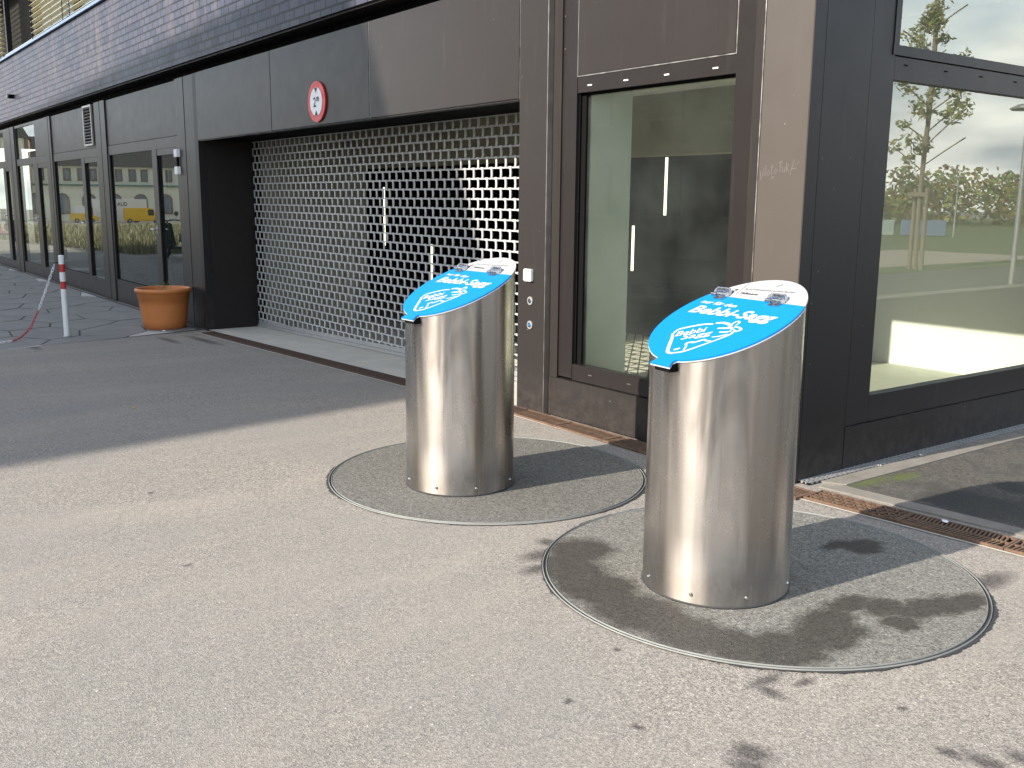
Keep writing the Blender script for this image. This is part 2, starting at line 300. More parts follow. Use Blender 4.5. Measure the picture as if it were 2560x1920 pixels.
# ------------------------------------------------------------------ mesh helpers
def tag(o, label=None, cat=None, group=None, kind=None):
    if label: o['label'] = label
    if cat: o['category'] = cat
    if group: o['group'] = group
    if kind: o['kind'] = kind
    return o
def empty(name, loc=(0, 0, 0), rz=0, label=None, cat=None, group=None):
    o = bpy.data.objects.new(name, None); C.objects.link(o); o.location = loc; o.rotation_euler = (0, 0, rz); o.empty_display_size = .1
    return tag(o, label, cat, group)
class MB:
    def __init__(s): s.v = []; s.f = []; s.m = []; s.mi = 0; s.smooth = []
    def add(s, vs, fs, sm=False):
        k = len(s.v); s.v += [tuple(v) for v in vs]; s.f += [tuple(i+k for i in f) for f in fs]; s.m += [s.mi]*len(fs); s.smooth += [sm]*len(fs); return s
    def box(s, a, b):
        x0, y0, z0 = (min(p, q) for p, q in zip(a, b)); x1, y1, z1 = (max(p, q) for p, q in zip(a, b))
        return s.add([(x0, y0, z0), (x1, y0, z0), (x1, y1, z0), (x0, y1, z0), (x0, y0, z1), (x1, y0, z1), (x1, y1, z1), (x0, y1, z1)],
                     [(0, 3, 2, 1), (4, 5, 6, 7), (0, 1, 5, 4), (1, 2, 6, 5), (2, 3, 7, 6), (3, 0, 4, 7)])
    def obox(s, c, ax, h):
        c = Vector(c); ax = [Vector(a).normalized() for a in ax]
        P = [c+ax[0]*h[0]*i+ax[1]*h[1]*j+ax[2]*h[2]*k for k in (-1, 1) for j in (-1, 1) for i in (-1, 1)]
        return s.add(P, [(0, 2, 3, 1), (4, 5, 7, 6), (0, 1, 5, 4), (1, 3, 7, 5), (3, 2, 6, 7), (2, 0, 4, 6)])
    def bar(s, p, q, w, t, upv=(0, 0, 1)):
        p, q = Vector(p), Vector(q); d = (q-p).normalized(); u = Vector(upv); a = d.cross(u)
        if a.length < 1e-4: a = d.cross(Vector((1, 0, 0)))
        a.normalize(); b = a.cross(d)
        return s.obox((p+q)/2, (d, a, b), ((q-p).length/2, w/2, t/2))
    def quad(s, *p): return s.add(p, [tuple(range(len(p)))])
    def cyl(s, p, q, r, r2=None, n=16, cap=True, sm=True):
        p, q = Vector(p), Vector(q); d = (q-p).normalized(); a = d.orthogonal().normalized(); b = d.cross(a); r2 = r if r2 is None else r2
        vs = []
        for i in range(n):
            t = 2*math.pi*i/n; e = a*math.cos(t)+b*math.sin(t); vs += [p+e*r, q+e*r2]
        s.add(vs, [(2*i, 2*((i+1) % n), 2*((i+1) % n)+1, 2*i+1) for i in range(n)], sm)
        if cap: s.add([vs[2*i] for i in range(n)], [tuple(reversed(range(n)))]); s.add([vs[2*i+1] for i in range(n)], [tuple(range(n))])
        return s
    def lathe(s, prof, n=48, c=(0, 0, 0)):
        k = len(prof); vs = [(c[0]+r*math.cos(2*math.pi*i/n), c[1]+r*math.sin(2*math.pi*i/n), c[2]+z) for i in range(n) for r, z in prof]
        return s.add(vs, [(i*k+j, ((i+1) % n)*k+j, ((i+1) % n)*k+j+1, i*k+j+1) for i in range(n) for j in range(k-1)], True)
    def tube(s, pts, r, n=8, closed=False):
        pts = [Vector(p) for p in pts]; vs = []; K = len(pts)
        for i, p in enumerate(pts):
            d = ((pts[(i+1) % K] if closed or i < K-1 else p)-(pts[i-1] if closed or i else p)).normalized()
            a = d.cross(Vector((.31, .2, .93))).normalized(); b = d.cross(a)
            vs += [p+(a*math.cos(2*math.pi*j/n)+b*math.sin(2*math.pi*j/n))*r for j in range(n)]
        rng = range(K if closed else K-1)
        return s.add(vs, [(i*n+j, i*n+(j+1) % n, ((i+1) % K)*n+(j+1) % n, ((i+1) % K)*n+j) for i in rng for j in range(n)], True)
    def prism(s, poly, z0, z1):
        n = len(poly); return s.add([(x, y, z0) for x, y in poly]+[(x, y, z1) for x, y in poly],
            [tuple(reversed(range(n))), tuple(range(n, 2*n))]+[(i, (i+1) % n, n+(i+1) % n, n+i) for i in range(n)])
    def build(s, name, mats, parent=None, bevel=0, seg=2):
        me = bpy.data.meshes.new(name); me.from_pydata(s.v, [], s.f); mats = mats if isinstance(mats, (list, tuple)) else [mats]
        for q in mats: me.materials.append(q)
        me.polygons.foreach_set('material_index', s.m); me.polygons.foreach_set('use_smooth', s.smooth); me.update()
        o = bpy.data.objects.new(name, me); C.objects.link(o)
        if parent: o.parent = parent
        if bevel:
            bm = bmesh.new(); bm.from_mesh(me); bmesh.ops.remove_doubles(bm, verts=bm.verts, dist=1e-5)
            es = [e for e in bm.edges if len(e.link_faces) == 2 and e.calc_face_angle(0) > .6]
            bmesh.ops.bevel(bm, geom=es, offset=bevel, segments=seg, affect='EDGES', clamp_overlap=True); bm.to_mesh(me); bm.free()
        return o
def box(name, a, b, mat, parent=None, bevel=0): return MB().box(a, b).build(name, mat, parent, bevel)

def gx(x):
    if x > -5.6: return 0
    if x > -12.3: return -(-5.6-x)*.0249
    if x > -60: return -.167
    return -.167-2.5*min(1, (-60-x)/105)
def gz(x, y): return gx(x)-(3*min(1, (y-30)/80) if y > 30 else 0)

# ------------------------------------------------------------------ ground
xs = sorted(set([-600, -250, -165, -130, -95, -60, -40, -25, -17, -12.3, -9, -5.6, -3.5, 0, 5, 12, 30, 60, 120, 300, 600])); ys = [-500, -200, -80, -30, -10, -3, 0, 2, 4, 6, 12, 30, 60, 110, 200, 600]
g = MB(); g.add([(x, y, gz(x, y)) for y in ys for x in xs], [(j*len(xs)+i, j*len(xs)+i+1, (j+1)*len(xs)+i+1, (j+1)*len(xs)+i) for j in range(len(ys)-1) for i in range(len(xs)-1)])
tag(g.build('ground', M['forecourt']), kind='structure')

# paved area on the left: long irregular slabs with dark joints
def edge_x(y): return -12.42+(4.2-y)*.235
pv = MB(); pv.quad((edge_x(-6), -6, -.163+.0), (edge_x(4.2), 4.2, -.163), (-34, 4.2, -.163), (-34, -6, -.163))
tag(pv.build('paved_area', M['joint']), kind='structure')
lt = MB(); dk = MB()
def jit(i, j):
    r = random.Random(i*7919+j*104729+5); return r.uniform(-.13, .13), r.uniform(-.09, .09)
def hexv(a, b): return (a, b)
sxh, syh = .43, .30
# hexagonal lattice with shared jittered vertices, long side along x
def vert(ix, iy):
    jx, jy = jit(ix, iy); return (ix*sxh*.5+jx*.8, iy*syh+jy)
def poly_for(col, row):
    # pointy columns: centres spaced 3*sxh/2.. ; vertices on integer grid
    cx = col*3; cy = row*2+(col % 2)
    return [vert(cx-2, cy), vert(cx-1, cy-1), vert(cx+1, cy-1), vert(cx+2, cy), vert(cx+1, cy+1), vert(cx-1, cy+1)]
rot = R_(-13); ca, sa = math.cos(rot), math.sin(rot)
def clip(poly, f):
    o = []
    for i in range(len(poly)):
        a, b = poly[i], poly[(i+1) % len(poly)]; fa, fb = f(*a), f(*b)
        if fa >= 0: o.append(a)
        if fa*fb < 0: t = fa/(fa-fb); o.append((a[0]+(b[0]-a[0])*t, a[1]+(b[1]-a[1])*t))
    return o
def shrink(poly, w):
    cx = sum(p[0] for p in poly)/len(poly); cy = sum(p[1] for p in poly)/len(poly)
    r = sum(math.hypot(p[0]-cx, p[1]-cy) for p in poly)/len(poly); k = max(0, 1-w/r)
    return [(cx+(x-cx)*k, cy+(y-cy)*k) for x, y in poly]
rr = random.Random(3)
for col in range(-30, 30):
    for row in range(-24, 24):
        p = [(-20+(x*ca-y*sa)*1.35, -.5+(x*sa+y*ca)*1.35) for x, y in poly_for(col, row)]
        cx = sum(q[0] for q in p)/6; cy = sum(q[1] for q in p)/6
        if not (-33 < cx < -11 and -6 < cy < 4.6): continue
        q = clip(clip(p, lambda x, y: edge_x(y)-.02-x), lambda x, y: 4.13-y)
        if len(q) < 3: continue
        A = abs(sum(q[i][0]*q[(i+1) % len(q)][1]-q[(i+1) % len(q)][0]*q[i][1] for i in range(len(q))))/2
        if A < .01: continue
        cut = A < .24
        tgt = lt if (cut or rr.random() < .03) else dk
        z = -.157+rr.uniform(-.0015, .0015)
        tgt.prism(shrink(q, .016), -.164, z)
tag(dk.build('pavement', M['tile']), kind='structure')
tag(lt.build('pavement_edging', M['tile_light']), kind='structure')

# threshold slab in front of the roller shutter and strips round the building
def strip(name, x0, x1, y0, y1, dz, mat, n=8, kind='structure'):
    s = MB()
    for i in range(n):
        a = x0+(x1-x0)*i/n; b_ = x0+(x1-x0)*(i+1)/n
        s.add([(a, y0, gx(a)+dz), (b_, y0, gx(b_)+dz), (b_, y1, gx(b_)+dz), (a, y1, gx(a)+dz)], [(0, 1, 2, 3)])
    return tag(s.build(name, mat), kind=kind)
strip('threshold', -12.3, -5.66, 4.222, 6.2, .012, M['concrete'])
strip('garage_floor', -20, -5.2, 6.2, 14, .006, M['in_grey'], 12)
tag(MB().prism([(-3.045, 4.46), (-1.2, 4.62), (2.6, 4.80), (2.6, 30), (-3.045, 30)], .0, .004).build('side_yard', M['side']), kind='structure')
tag(MB().prism([(-3.15, 4.42), (-3.03, 4.48), (-3.03, 30), (-3.15, 30)], .0, .010).build('wall_kerb_strip', M['concrete_dull']), kind='structure')
tag(MB().prism([(-3.10, 4.33), (-1.9, 4.46), (1, 4.70), (1, 4.80), (-1.2, 4.62), (-3.03, 4.455)], .0, .008).build('channel_kerb_strip', M['concrete_dull']), kind='structure')
tag(MB().prism([(3, -60), (5.9, -60), (5.9, 30), (3, 30)], .0, .004).build('road', M['road']), kind='structure')
M['grass'] = plain('grass_ground', (.085, .115, .035), .95, var=.4, vs=1.4, bmp=.6, bs=30)
tag(MB().prism([(5.9, -60), (7.2, -60), (7.2, 30), (5.9, 30)], .0, .010).build('grass_verge', M['grass']), kind='structure')
tag(MB().prism([(7.2, -60), (12.4, -60), (12.4, 30), (7.2, 30)], .0, .004).build('path', M['path']), kind='structure')
s = MB(); s.add([(12.4, -60, .008), (90, -60, .008), (90, 30, .008), (12.4, 30, .008), (200, 110, -2.98), (3, 110, -2.98), (0, 30, .006), (90, 300, -2.98), (-60, 300, -2.98), (-60, 110, -2.98), (-30, 30, .006), (260, 300, -2.98)], [(0, 1, 2, 3), (3, 2, 4, 5), (6, 3, 5), (10, 6, 5, 9), (9, 5, 7, 8), (5, 4, 11, 7)])
tag(s.build('grass_field', M['grass']), kind='structure')
M['weeds'] = plain('weedy_field', (.25, .22, .12), .95, var=.45, vs=.8, bmp=.5, bs=12)
s = MB(); s.add([(-29, -.4, -.160), (-42, 2, -.160), (-60, 5, -.160), (-60, -60, -.160), (-36, -60, -.160), (-165, 14, -2.655), (-165, -90, -2.655)], [(0, 1, 2, 3, 4), (2, 5, 6, 3)])
tag(s.build('weedy_field', M['weeds']), kind='structure')
def bladefield(name, pts, h, mats, seed, label_kind='stuff'):
    r = random.Random(seed); s = MB()
    for (x, y, z, k) in pts:
        hh = h*r.uniform(.4, 1.2)*k; a = r.uniform(0, math.pi); w = .012+.02*r.random(); lx, ly = r.uniform(-.3, .3)*hh, r.uniform(-.3, .3)*hh
        s.mi = r.randrange(len(mats))
        s.add([(x-math.cos(a)*w, y-math.sin(a)*w, z), (x+math.cos(a)*w, y+math.sin(a)*w, z), (x+lx, y+ly, z+hh)], [(0, 1, 2)])
    return tag(s.build(name, mats), kind='stuff')
M['blade1'] = plain('straw_blades', (.42, .37, .22), .8); M['blade2'] = plain('green_blades', (.22, .22, .10), .8)
r5 = random.Random(5); pts = []
for i in range(22000):
    x = -30-32*r5.random()**1.5; y0 = .2-(x+29)*.12; y = r5.uniform(-16, y0) if r5.random() < .75 else r5.uniform(y0-2, y0)
    pts.append((x, y, -.16, 1))
bladefield('tall_weeds', pts, .24, [M['blade1'], M['blade2'], M['blade2']], 3)

# ------------------------------------------------------------------ commercial building
B = empty('commercial_building', (-3.22, 4.206, 0), 0, 'dark metal clad building with glazed ground floor, roller shutter and glazed brick band above', 'building')
OFF = Vector((3.22, -4.206, 0))
def P(mb_or, name, mat, parent=None, bevel=0):
    """part of the building given in world coordinates"""
    o = mb_or.build(name, mat, None, bevel)
    p = parent or B; o.parent = p
    o.matrix_parent_inverse = Matrix.Translation((0, 0, 0))
    # world position = parent world * local ; parent world is a pure translation
    w = Vector((0, 0, 0)); q = p
    while q: w += q.location; q = q.parent
    o.location = -w
    return o
def PB(name, a, b, mat, parent=None, bevel=0): return P(MB().box(a, b), name, mat, parent, bevel)
def sub(name, label=None):
    o = bpy.data.objects.new(name, None); C.objects.link(o); o.parent = B; o.location = -B.location
    if label: o['label'] = label
    return o
Y0 = 4.206
# columns of the street front
PB('corner_column', (-3.522, Y0, -.02), (-3.22, 4.30, 3.0), M['clad_pale'], bevel=.003)
P(MB().box((-3.528, Y0-.003, 0), (-3.522, Y0+.05, 3.0)), 'column_edge_trim', M['edge'])
P(MB().box((-5.66, Y0, -.03), (-5.345, 4.30, 3.0)), 'column', M['clad'], bevel=.003)
P(MB().box((-5.345, Y0-.003, 0), (-5.338, Y0+.05, 3.0)), 'column_edge_trim', M['edge'])
P(MB().box((-5.667, Y0+.004, 2.2), (-5.661, Y0+.05, 3.0)), 'column_edge_trim', M['edge'])
P(MB().box((-5.66, 4.302, -.03), (-5.56, 4.97, 3.0)), 'shutter_jamb', M['jamb'])
# entrance window between the columns
ew = sub('entrance_window', 'tall window between the two lit bronze columns')
PB('frame', (-5.337, 4.25, .285), (-5.25, 4.36, 3.0), M['clad'], ew)
PB('frame', (-5.25, 4.262, .30), (-5.105, 4.34, 3.0), M['clad_frame'], ew)
PB('frame', (-5.105, 4.266, .29), (-3.76, 4.34, .40), M['clad_frame'], ew)
PB('frame', (-5.105, 4.266, 2.195), (-3.76, 4.34, 2.296), M['clad_frame'], ew)
PB('frame', (-3.76, 4.262, .30), (-3.625, 4.34, 3.0), M['clad_frame'], ew)
PB('frame', (-3.625, 4.25, .285), (-3.53, 4.36, 3.0), M['clad'], ew)
P(MB().box((-5.105, 4.30, .40), (-5.05, 4.33, 2.195)).box((-5.105, 4.285, .40), (-5.095, 4.30, 2.195)), 'glazing_bead', M['gap'], ew)
PB('glazing_bead', (-5.105, 4.30, 2.180), (-3.76, 4.325, 2.195), M['gap'], ew)
P(MB().quad((-5.05, 4.315, .40), (-3.76, 4.315, .40), (-3.76, 4.315, 2.18), (-5.05, 4.315, 2.18)), 'pane', M['glass_door'], ew)
for i, x in enumerate((-5.00, -4.66, -4.31, -3.93)): PB('drain_cap', (x, 4.262, 2.232), (x+.04, 4.267, 2.240), M['plast_w'], ew)
for x in (-4.93, -4.55): PB('drain_cap', (x, 4.262, .345), (x+.035, 4.267, .350), M['edge'], ew)
PB('spandrel_panel', (-5.098, 4.258, 2.303), (-3.767, 4.32, 3.0), M['clad'], None, .002)
P(MB().box((-5.105, 4.262, 2.296), (-3.76, 4.266, 2.303)).box((-5.105, 4.262, 2.303), (-5.098, 4.266, 3.0)).box((-3.767, 4.262, 2.303), (-3.76, 4.266, 3.0)), 'panel_edge_trim', M['edge'])
PB('plinth_panel', (-5.337, 4.245, .012), (-3.53, 4.34, .283), M['clad'], None, .002)
# lintel above the shutter, three sheets
for a, b_ in ((-12.295, -10.005), (-9.995, -7.852), (-7.842, -5.668)):
    PB('lintel_panel', (a, Y0, 2.2), (b_, 4.27, 3.0), M['clad'], None, .002)
PB('lintel_edge_trim', (-7.851, Y0+.003, 2.2), (-7.843, Y0+.04, 3.0), M['edge'])
PB('lintel_backing', (-12.3, 4.272, 2.205), (-5.66, 4.93, 2.99), M['gap'])
P(MB().box((-12.3, 4.215, 2.187), (-5.66, 4.28, 2.199)), 'lintel_drip', M['jamb'])
# left jamb and column
PB('shutter_jamb', (-12.42, 4.302, -.2), (-12.3, 5.0, 2.99), M['jamb'])
PB('column', (-12.42, Y0+.002, -.2), (-12.3, 4.30, 3.0), M['clad_dark'])
PB('column', (-13.055, Y0+.010, -.2), (-12.422, 4.36, 3.0), M['clad'], None, .002)
PB('column_gap', (-12.80, Y0+.007, -.16), (-12.792, Y0+.012, 3.0), M['gap'])
# roller shutter
RS = sub('roller_shutter', 'closed roller shutter of staggered square holes')
s = MB(); YS = 4.9; x0, x1 = -12.3, -5.66; top = 2.29; pitch = .0865; cw = .136; z = top
row = 0
z_top = top
while z_top-row*pitch > -.12:
    z = z_top-row*pitch
    xa = x0
    # the curtain ends on the bottom bar, which follows the falling threshold
    lim = lambda x: gx(x)+.10
    if z > lim(x0):
        xe = x1
        if z < lim(x1): xe = x0+(z-lim(x0))/(lim(x1)-lim(x0))*(x1-x0)
        xe = max(x0+.05, min(x1, xe))
        s.box((x0, YS-.007, z-.0065), (xe, YS+.007, z+.0065))
        x = x0+cw*(.5 if row % 2 else 0)+.02
        while x < xe-.02:
            zz = max(z-pitch, lim(x)-.02)
            if zz < z-.02:
                # curved link, bulging to the right, with small feet
                n_ = 4; w = .0115
                prev = None
                for k in range(n_+1):
                    t = k/n_; zk = z-(z-zz)*t; bx = .010*math.sin(math.pi*t); by = -.008-.004*math.sin(math.pi*t)
                    cur = [(x+bx-w, YS+by, zk), (x+bx+w, YS+by, zk), (x+bx+w, YS-.002, zk), (x+bx-w, YS-.002, zk)]
                    if prev: s.add(prev+cur, [(0, 1, 5, 4), (1, 2, 6, 5), (2, 3, 7, 6), (3, 0, 4, 7)])
                    prev = cur
                s.box((x-.022, YS-.012, z-.010), (x+.022, YS-.0072, z+.010))
            x += cw
    row += 1
P(s, 'curtain', M['alu'], RS)
s = MB(); nn = 12
for i in range(nn):
    a = x0+(x1-x0)*i/nn; b_ = x0+(x1-x0)*(i+1)/nn
    for (z0_, z1_, ya, yb) in ((.018, .052, -.022, .02), (.055, .10, -.014, .014)):
        s.add([(a, YS+ya, gx(a)+z0_), (b_, YS+ya, gx(b_)+z0_), (b_, YS+yb, gx(b_)+z0_), (a, YS+yb, gx(a)+z0_), (a, YS+ya, gx(a)+z1_), (b_, YS+ya, gx(b_)+z1_), (b_, YS+yb, gx(b_)+z1_), (a, YS+yb, gx(a)+z1_)],
              [(0, 3, 2, 1), (4, 5, 6, 7), (0, 1, 5, 4), (1, 2, 6, 5), (2, 3, 7, 6), (3, 0, 4, 7)])
P(s, 'bottom_bar', M['alu_bar'], RS)
P(MB().box((-12.3, YS-.03, -.13), (-12.27, YS-.015, 2.2)).box((-12.3, YS+.015, -.13), (-12.27, YS+.03, 2.2)), 'guide_rail', M['jamb'], RS)
P(MB().box((-5.69, YS-.03, 0), (-5.66, YS-.015, 2.2)).box((-5.69, YS+.015, 0), (-5.66, YS+.03, 2.2)), 'guide_rail', M['jamb'], RS)
# glazed bays on the left
def bay(xa, xs1, xs2, xb, zb, upper, label):
    """xa..xb between two columns, glass xa..xs1, stile xs1..xs2, door xs2..xb"""
    w = sub('window_bay', label); f = M['clad_frame']; yf = 4.236; yg = 4.262; zt = 2.155; zd = 2.07
    e = .07
    PB('frame', (xa-e, yf, -.16), (xb+e, 4.33, zb), f, w, .002)
    PB('frame', (xa-e, yf, zt), (xb+e, 4.33, 2.296), f, w)
    PB('frame', (xs2, yf, zd), (xb, 4.33, zt-.003), f, w)
    PB('frame', (xa-e, yf-.004, zb+.002), (xa, 4.33, zt-.002), f, w)
    PB('frame', (xs1, yf-.004, zb+.002), (xs2, 4.33, zt-.002), f, w)
    PB('frame', (xb, yf-.004, zb+.002), (xb+e, 4.33, zt-.002), f, w)
    P(MB().quad((xa, yg, zb), (xs1, yg, zb), (xs1, yg, zt), (xa, yg, zt)), 'pane', M['glass'], w)
    P(MB().quad((xs2, yg+.006, zb), (xb, yg+.006, zb), (xb, yg+.006, zd), (xs2, yg+.006, zd)), 'pane', M['glass'], w)
    P(MB().box((xa, yg-.012, zb), (xa+.008, yg-.001, zt)).box((xs2, yg-.012, zb), (xs2+.008, yg-.001, zd)).box((xa, yg-.012, zb), (xs1, yg-.001, zb+.008)), 'glazing_bead', M['gap'], w)
    hx = (xs1+xs2)/2
    P(MB().box((hx-.03, yf-.02, 1.0), (hx+.01, yf-.004, 1.12)).cyl((hx-.01, yf-.02, 1.06), (hx-.01, yf-.06, 1.06), .011).cyl((hx-.01, yf-.06, 1.06), (hx-.14, yf-.062, 1.06), .010), 'handle', M['steel_s'], w)
    if upper:
        PB('frame', (xa-e, yf, 2.95), (xb+e, 4.33, 3.0), f, w); PB('frame', (xs1+.3, yf, 2.30), (xb+e, 4.33, 2.95), M['clad'], w); PB('frame', (xa-e, yf, 2.3), (xa, 4.33, 2.95), f, w)
        P(MB().quad((xa, yg, 2.30), (xs1+.3, yg, 2.30), (xs1+.3, yg, 2.95), (xa, yg, 2.95)), 'pane', M['glass'], w)
    else:
        PB('spandrel_panel', (xa-e, yf+.004, 2.303), (xb+e, 4.33, 2.99), M['clad'], w, .002)
    return w
bay(-16.55, -14.31, -14.10, -13.22, .20, False, 'glazed bay nearest the roller shutter, with a narrow glass door on its right')
bay(-20.50, -18.38, -18.17, -17.32, .15, False, 'glazed bay with the louvred grille above its door')
bay(-24.17, -22.42, -22.02, -21.15, .08, True, 'glazed bay with a bright pane above its wide window')
bay(-29.5, -25.9, -25.6, -25.05, .03, True, 'glazed bay cut by the left edge of the photo')
for a, b_ in ((-17.25, -16.62), (-21.08, -20.57), (-24.98, -24.24)):
    PB('column', (a, Y0+.012, -.2), (b_, 4.36, 3.0), M['clad'], None, .002)
    PB('column_gap', (a+.33, Y0+.009, -.16), (a+.338, Y0+.014, 3.0), M['gap'])
PB('frame_post', (-13.15, Y0+.02, -.2), (-13.057, 4.36, 3.0), M['clad_frame'])
# louvred grille
gr_ = sub('vent_grille', 'pale louvred grille above the glazed bay')
P(MB().box((-17.97, 4.205, 2.34), (-17.93, 4.232, 2.99)).box((-17.45, 4.205, 2.34), (-17.41, 4.232, 2.99)).box((-17.93, 4.205, 2.96), (-17.45, 4.232, 2.99)).box((-17.93, 4.205, 2.34), (-17.45, 4.232, 2.37)), 'frame', M['edge'], gr_)
PB('backing', (-17.93, 4.228, 2.37), (-17.45, 4.234, 2.96), M['gap'], gr_)
s = MB()
for k in range(12): s.obox((-17.69, 4.214, 2.40+k*.049), ((1, 0, 0), (0, .8, -.6), (0, .6, .8)), (.24, .014, .003))
P(s, 'louvre', M['edge'], gr_)
# soffit, brick band, coping and the upper storey
PB('soffit', (-40, 4.13, 3.10), (-3.25, 4.80, 3.118), M['jamb'])
PB('soffit_backing', (-40, 4.34, 3.002), (-3.25, 4.60, 3.098), M['gap'])
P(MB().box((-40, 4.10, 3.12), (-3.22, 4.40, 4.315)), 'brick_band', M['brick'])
P(MB().box((-40, 4.06, 4.34), (-3.20, 4.42, 4.385)), 'coping', M['sill'], bevel=.004)
P(MB().box((-40, 4.11, 4.316), (-3.22, 4.36, 4.339)), 'coping_gap', M['gap'])
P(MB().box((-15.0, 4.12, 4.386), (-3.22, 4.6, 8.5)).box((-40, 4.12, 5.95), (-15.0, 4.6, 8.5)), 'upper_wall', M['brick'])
P(MB().box((-40, 4.62, 3.2), (-3.22, 14, 8.5)), 'upper_storey_core', M['in_dark'])
uw = sub('upper_window', 'strip window over the brick band with lowered beige blinds and one open dark casement')
P(MB().box((-30, 4.30, 4.386), (-15.0, 4.36, 4.45)).box((-24.42, 4.26, 4.45), (-24.30, 4.36, 5.95)).box((-21.5, 4.27, 4.45), (-21.42, 4.36, 5.95)).box((-18.4, 4.27, 4.45), (-18.3, 4.36, 5.95)), 'frame', M['clad_frame'], uw)
P(MB().quad((-21.42, 4.34, 4.45), (-15.0, 4.34, 4.45), (-15.0, 4.34, 5.95), (-21.42, 4.34, 5.95)), 'pane', M['glass'], uw)
P(MB().box((-24.30, 4.55, 4.40), (-21.5, 4.60, 5.95)), 'dark_opening', M['gap'], uw)
P(MB().box((-24.3, 4.20, 4.47), (-21.45, 4.24, 4.50)), 'sill_rail', M['edge'], uw)
for a, b_ in ((-21.38, -18.45), (-18.35, -15.3), (-29.5, -24.5)):
    s = MB()
    for k in range(15): s.obox(((a+b_)/2, 4.215, 4.48+k*.10), ((1, 0, 0), (0, .96, -.28), (0, .28, .96)), ((b_-a)/2, .036, .003))
    P(s, 'blind', M['blind'], uw)
    for xc in (a+.2, b_-.2): P(MB().cyl((xc, 4.16, 4.4), (xc, 4.16, 5.95), .007, n=6), 'blind_cord', M['gap'], uw)
# side wall, facing +x
SXW = -3.22
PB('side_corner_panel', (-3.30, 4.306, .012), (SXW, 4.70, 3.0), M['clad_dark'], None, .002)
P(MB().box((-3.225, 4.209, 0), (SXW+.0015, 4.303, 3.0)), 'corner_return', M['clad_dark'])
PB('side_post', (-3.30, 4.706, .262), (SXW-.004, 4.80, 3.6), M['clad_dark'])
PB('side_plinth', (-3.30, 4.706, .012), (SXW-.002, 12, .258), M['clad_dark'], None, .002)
sw = sub('side_window', 'large window in the dark side wall reflecting a young tree and clouds')
xf = SXW-.012
PB('frame', (-3.30, 4.802, .262), (xf, 4.93, 3.6), M['clad_dark'], sw)
PB('frame', (-3.30, 4.932, .262), (xf, 9.4, .415), M['clad_dark'], sw)
PB('frame', (-3.30, 4.932, 2.165), (xf, 9.4, 2.285), M['clad_dark'], sw)
PB('frame', (-3.30, 4.902, 2.292), (xf+.006, 9.4, 2.345), M['clad_dark'], sw)
PB('frame', (-3.30, 4.905, 2.346), (xf+.006, 4.953, 3.6), M['clad_dark'], sw)
PB('frame', (-3.30, 9.4, .012), (xf, 9.6, 3.6), M['clad_dark'], sw)
P(MB().quad((-3.262, 4.93, .415), (-3.262, 9.4, .415), (-3.262, 9.4, 2.165), (-3.262, 4.93, 2.165)), 'pane', M['glass_side'], sw)
P(MB().quad((-3.250, 4.953, 2.345), (-3.250, 9.4, 2.345), (-3.250, 9.4, 3.6), (-3.250, 4.953, 3.6)), 'pane', M['glass_side'], sw)
for y in (5.02, 5.42, 5.80, 6.20, 6.6, 7.0): PB('drain_cap', (xf, y, 2.243), (xf+.003, y+.03, 2.250), M['gap'], sw)
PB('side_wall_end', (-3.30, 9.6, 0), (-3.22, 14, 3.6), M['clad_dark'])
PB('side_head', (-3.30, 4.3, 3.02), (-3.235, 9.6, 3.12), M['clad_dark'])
# interior
PB('interior_floor', (-5.05, 4.345, .0), (-3.305, 7.56, .15), M['in_floor'])
PB('entrance_floor', (-7.6, 4.985, .0), (-5.052, 7.0, .148), M['mat'])
PB('interior_back_wall', (-6.3, 7.56, 0), (-3.305, 7.7, 3.6), M['in_wall'])
PB('partition', (-5.14, 4.345, 0), (-5.055, 4.712, 2.42), M['in_pale'])
PB('interior_ceiling', (-9.5, 5.0, 2.42), (-3.9, 6.2, 2.55), M['in_wall'])
PB('interior_ceiling', (-5.14, 4.36, 3.0), (-3.31, 7.55, 3.1), M['in_wall'])
PB('garage_beam', (-12.08, 6.2, 1.90), (-5.2, 6.4, 3.2), M['in_olive'])
PB('garage_wall', (-20, 6.2, -.2), (-12.08, 6.4, 3.2), M['in_grey'])
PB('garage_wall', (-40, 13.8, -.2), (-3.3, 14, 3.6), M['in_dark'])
PB('garage_wall', (-12.6, 5.002, -.2), (-12.35, 6.19, 3.2), M['in_grey'])
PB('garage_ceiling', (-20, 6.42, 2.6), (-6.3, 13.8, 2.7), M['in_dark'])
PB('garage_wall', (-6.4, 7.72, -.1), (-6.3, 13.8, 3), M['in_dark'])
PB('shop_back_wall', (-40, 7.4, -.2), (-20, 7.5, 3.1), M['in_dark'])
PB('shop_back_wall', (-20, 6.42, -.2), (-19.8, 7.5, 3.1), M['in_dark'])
for x, y, z0_, z1_ in ((-9.0, 9, 1.335, 2.05), (-9.57, 9, .60, 1.19), (-14.48, 8, .75, 1.70), (-13.0, 8, .24, .83)):
    P(MB().cyl((x, y, z0_), (x, y, z1_), .013 if x < -10 else .017), 'lamp_tube', M['tube'])
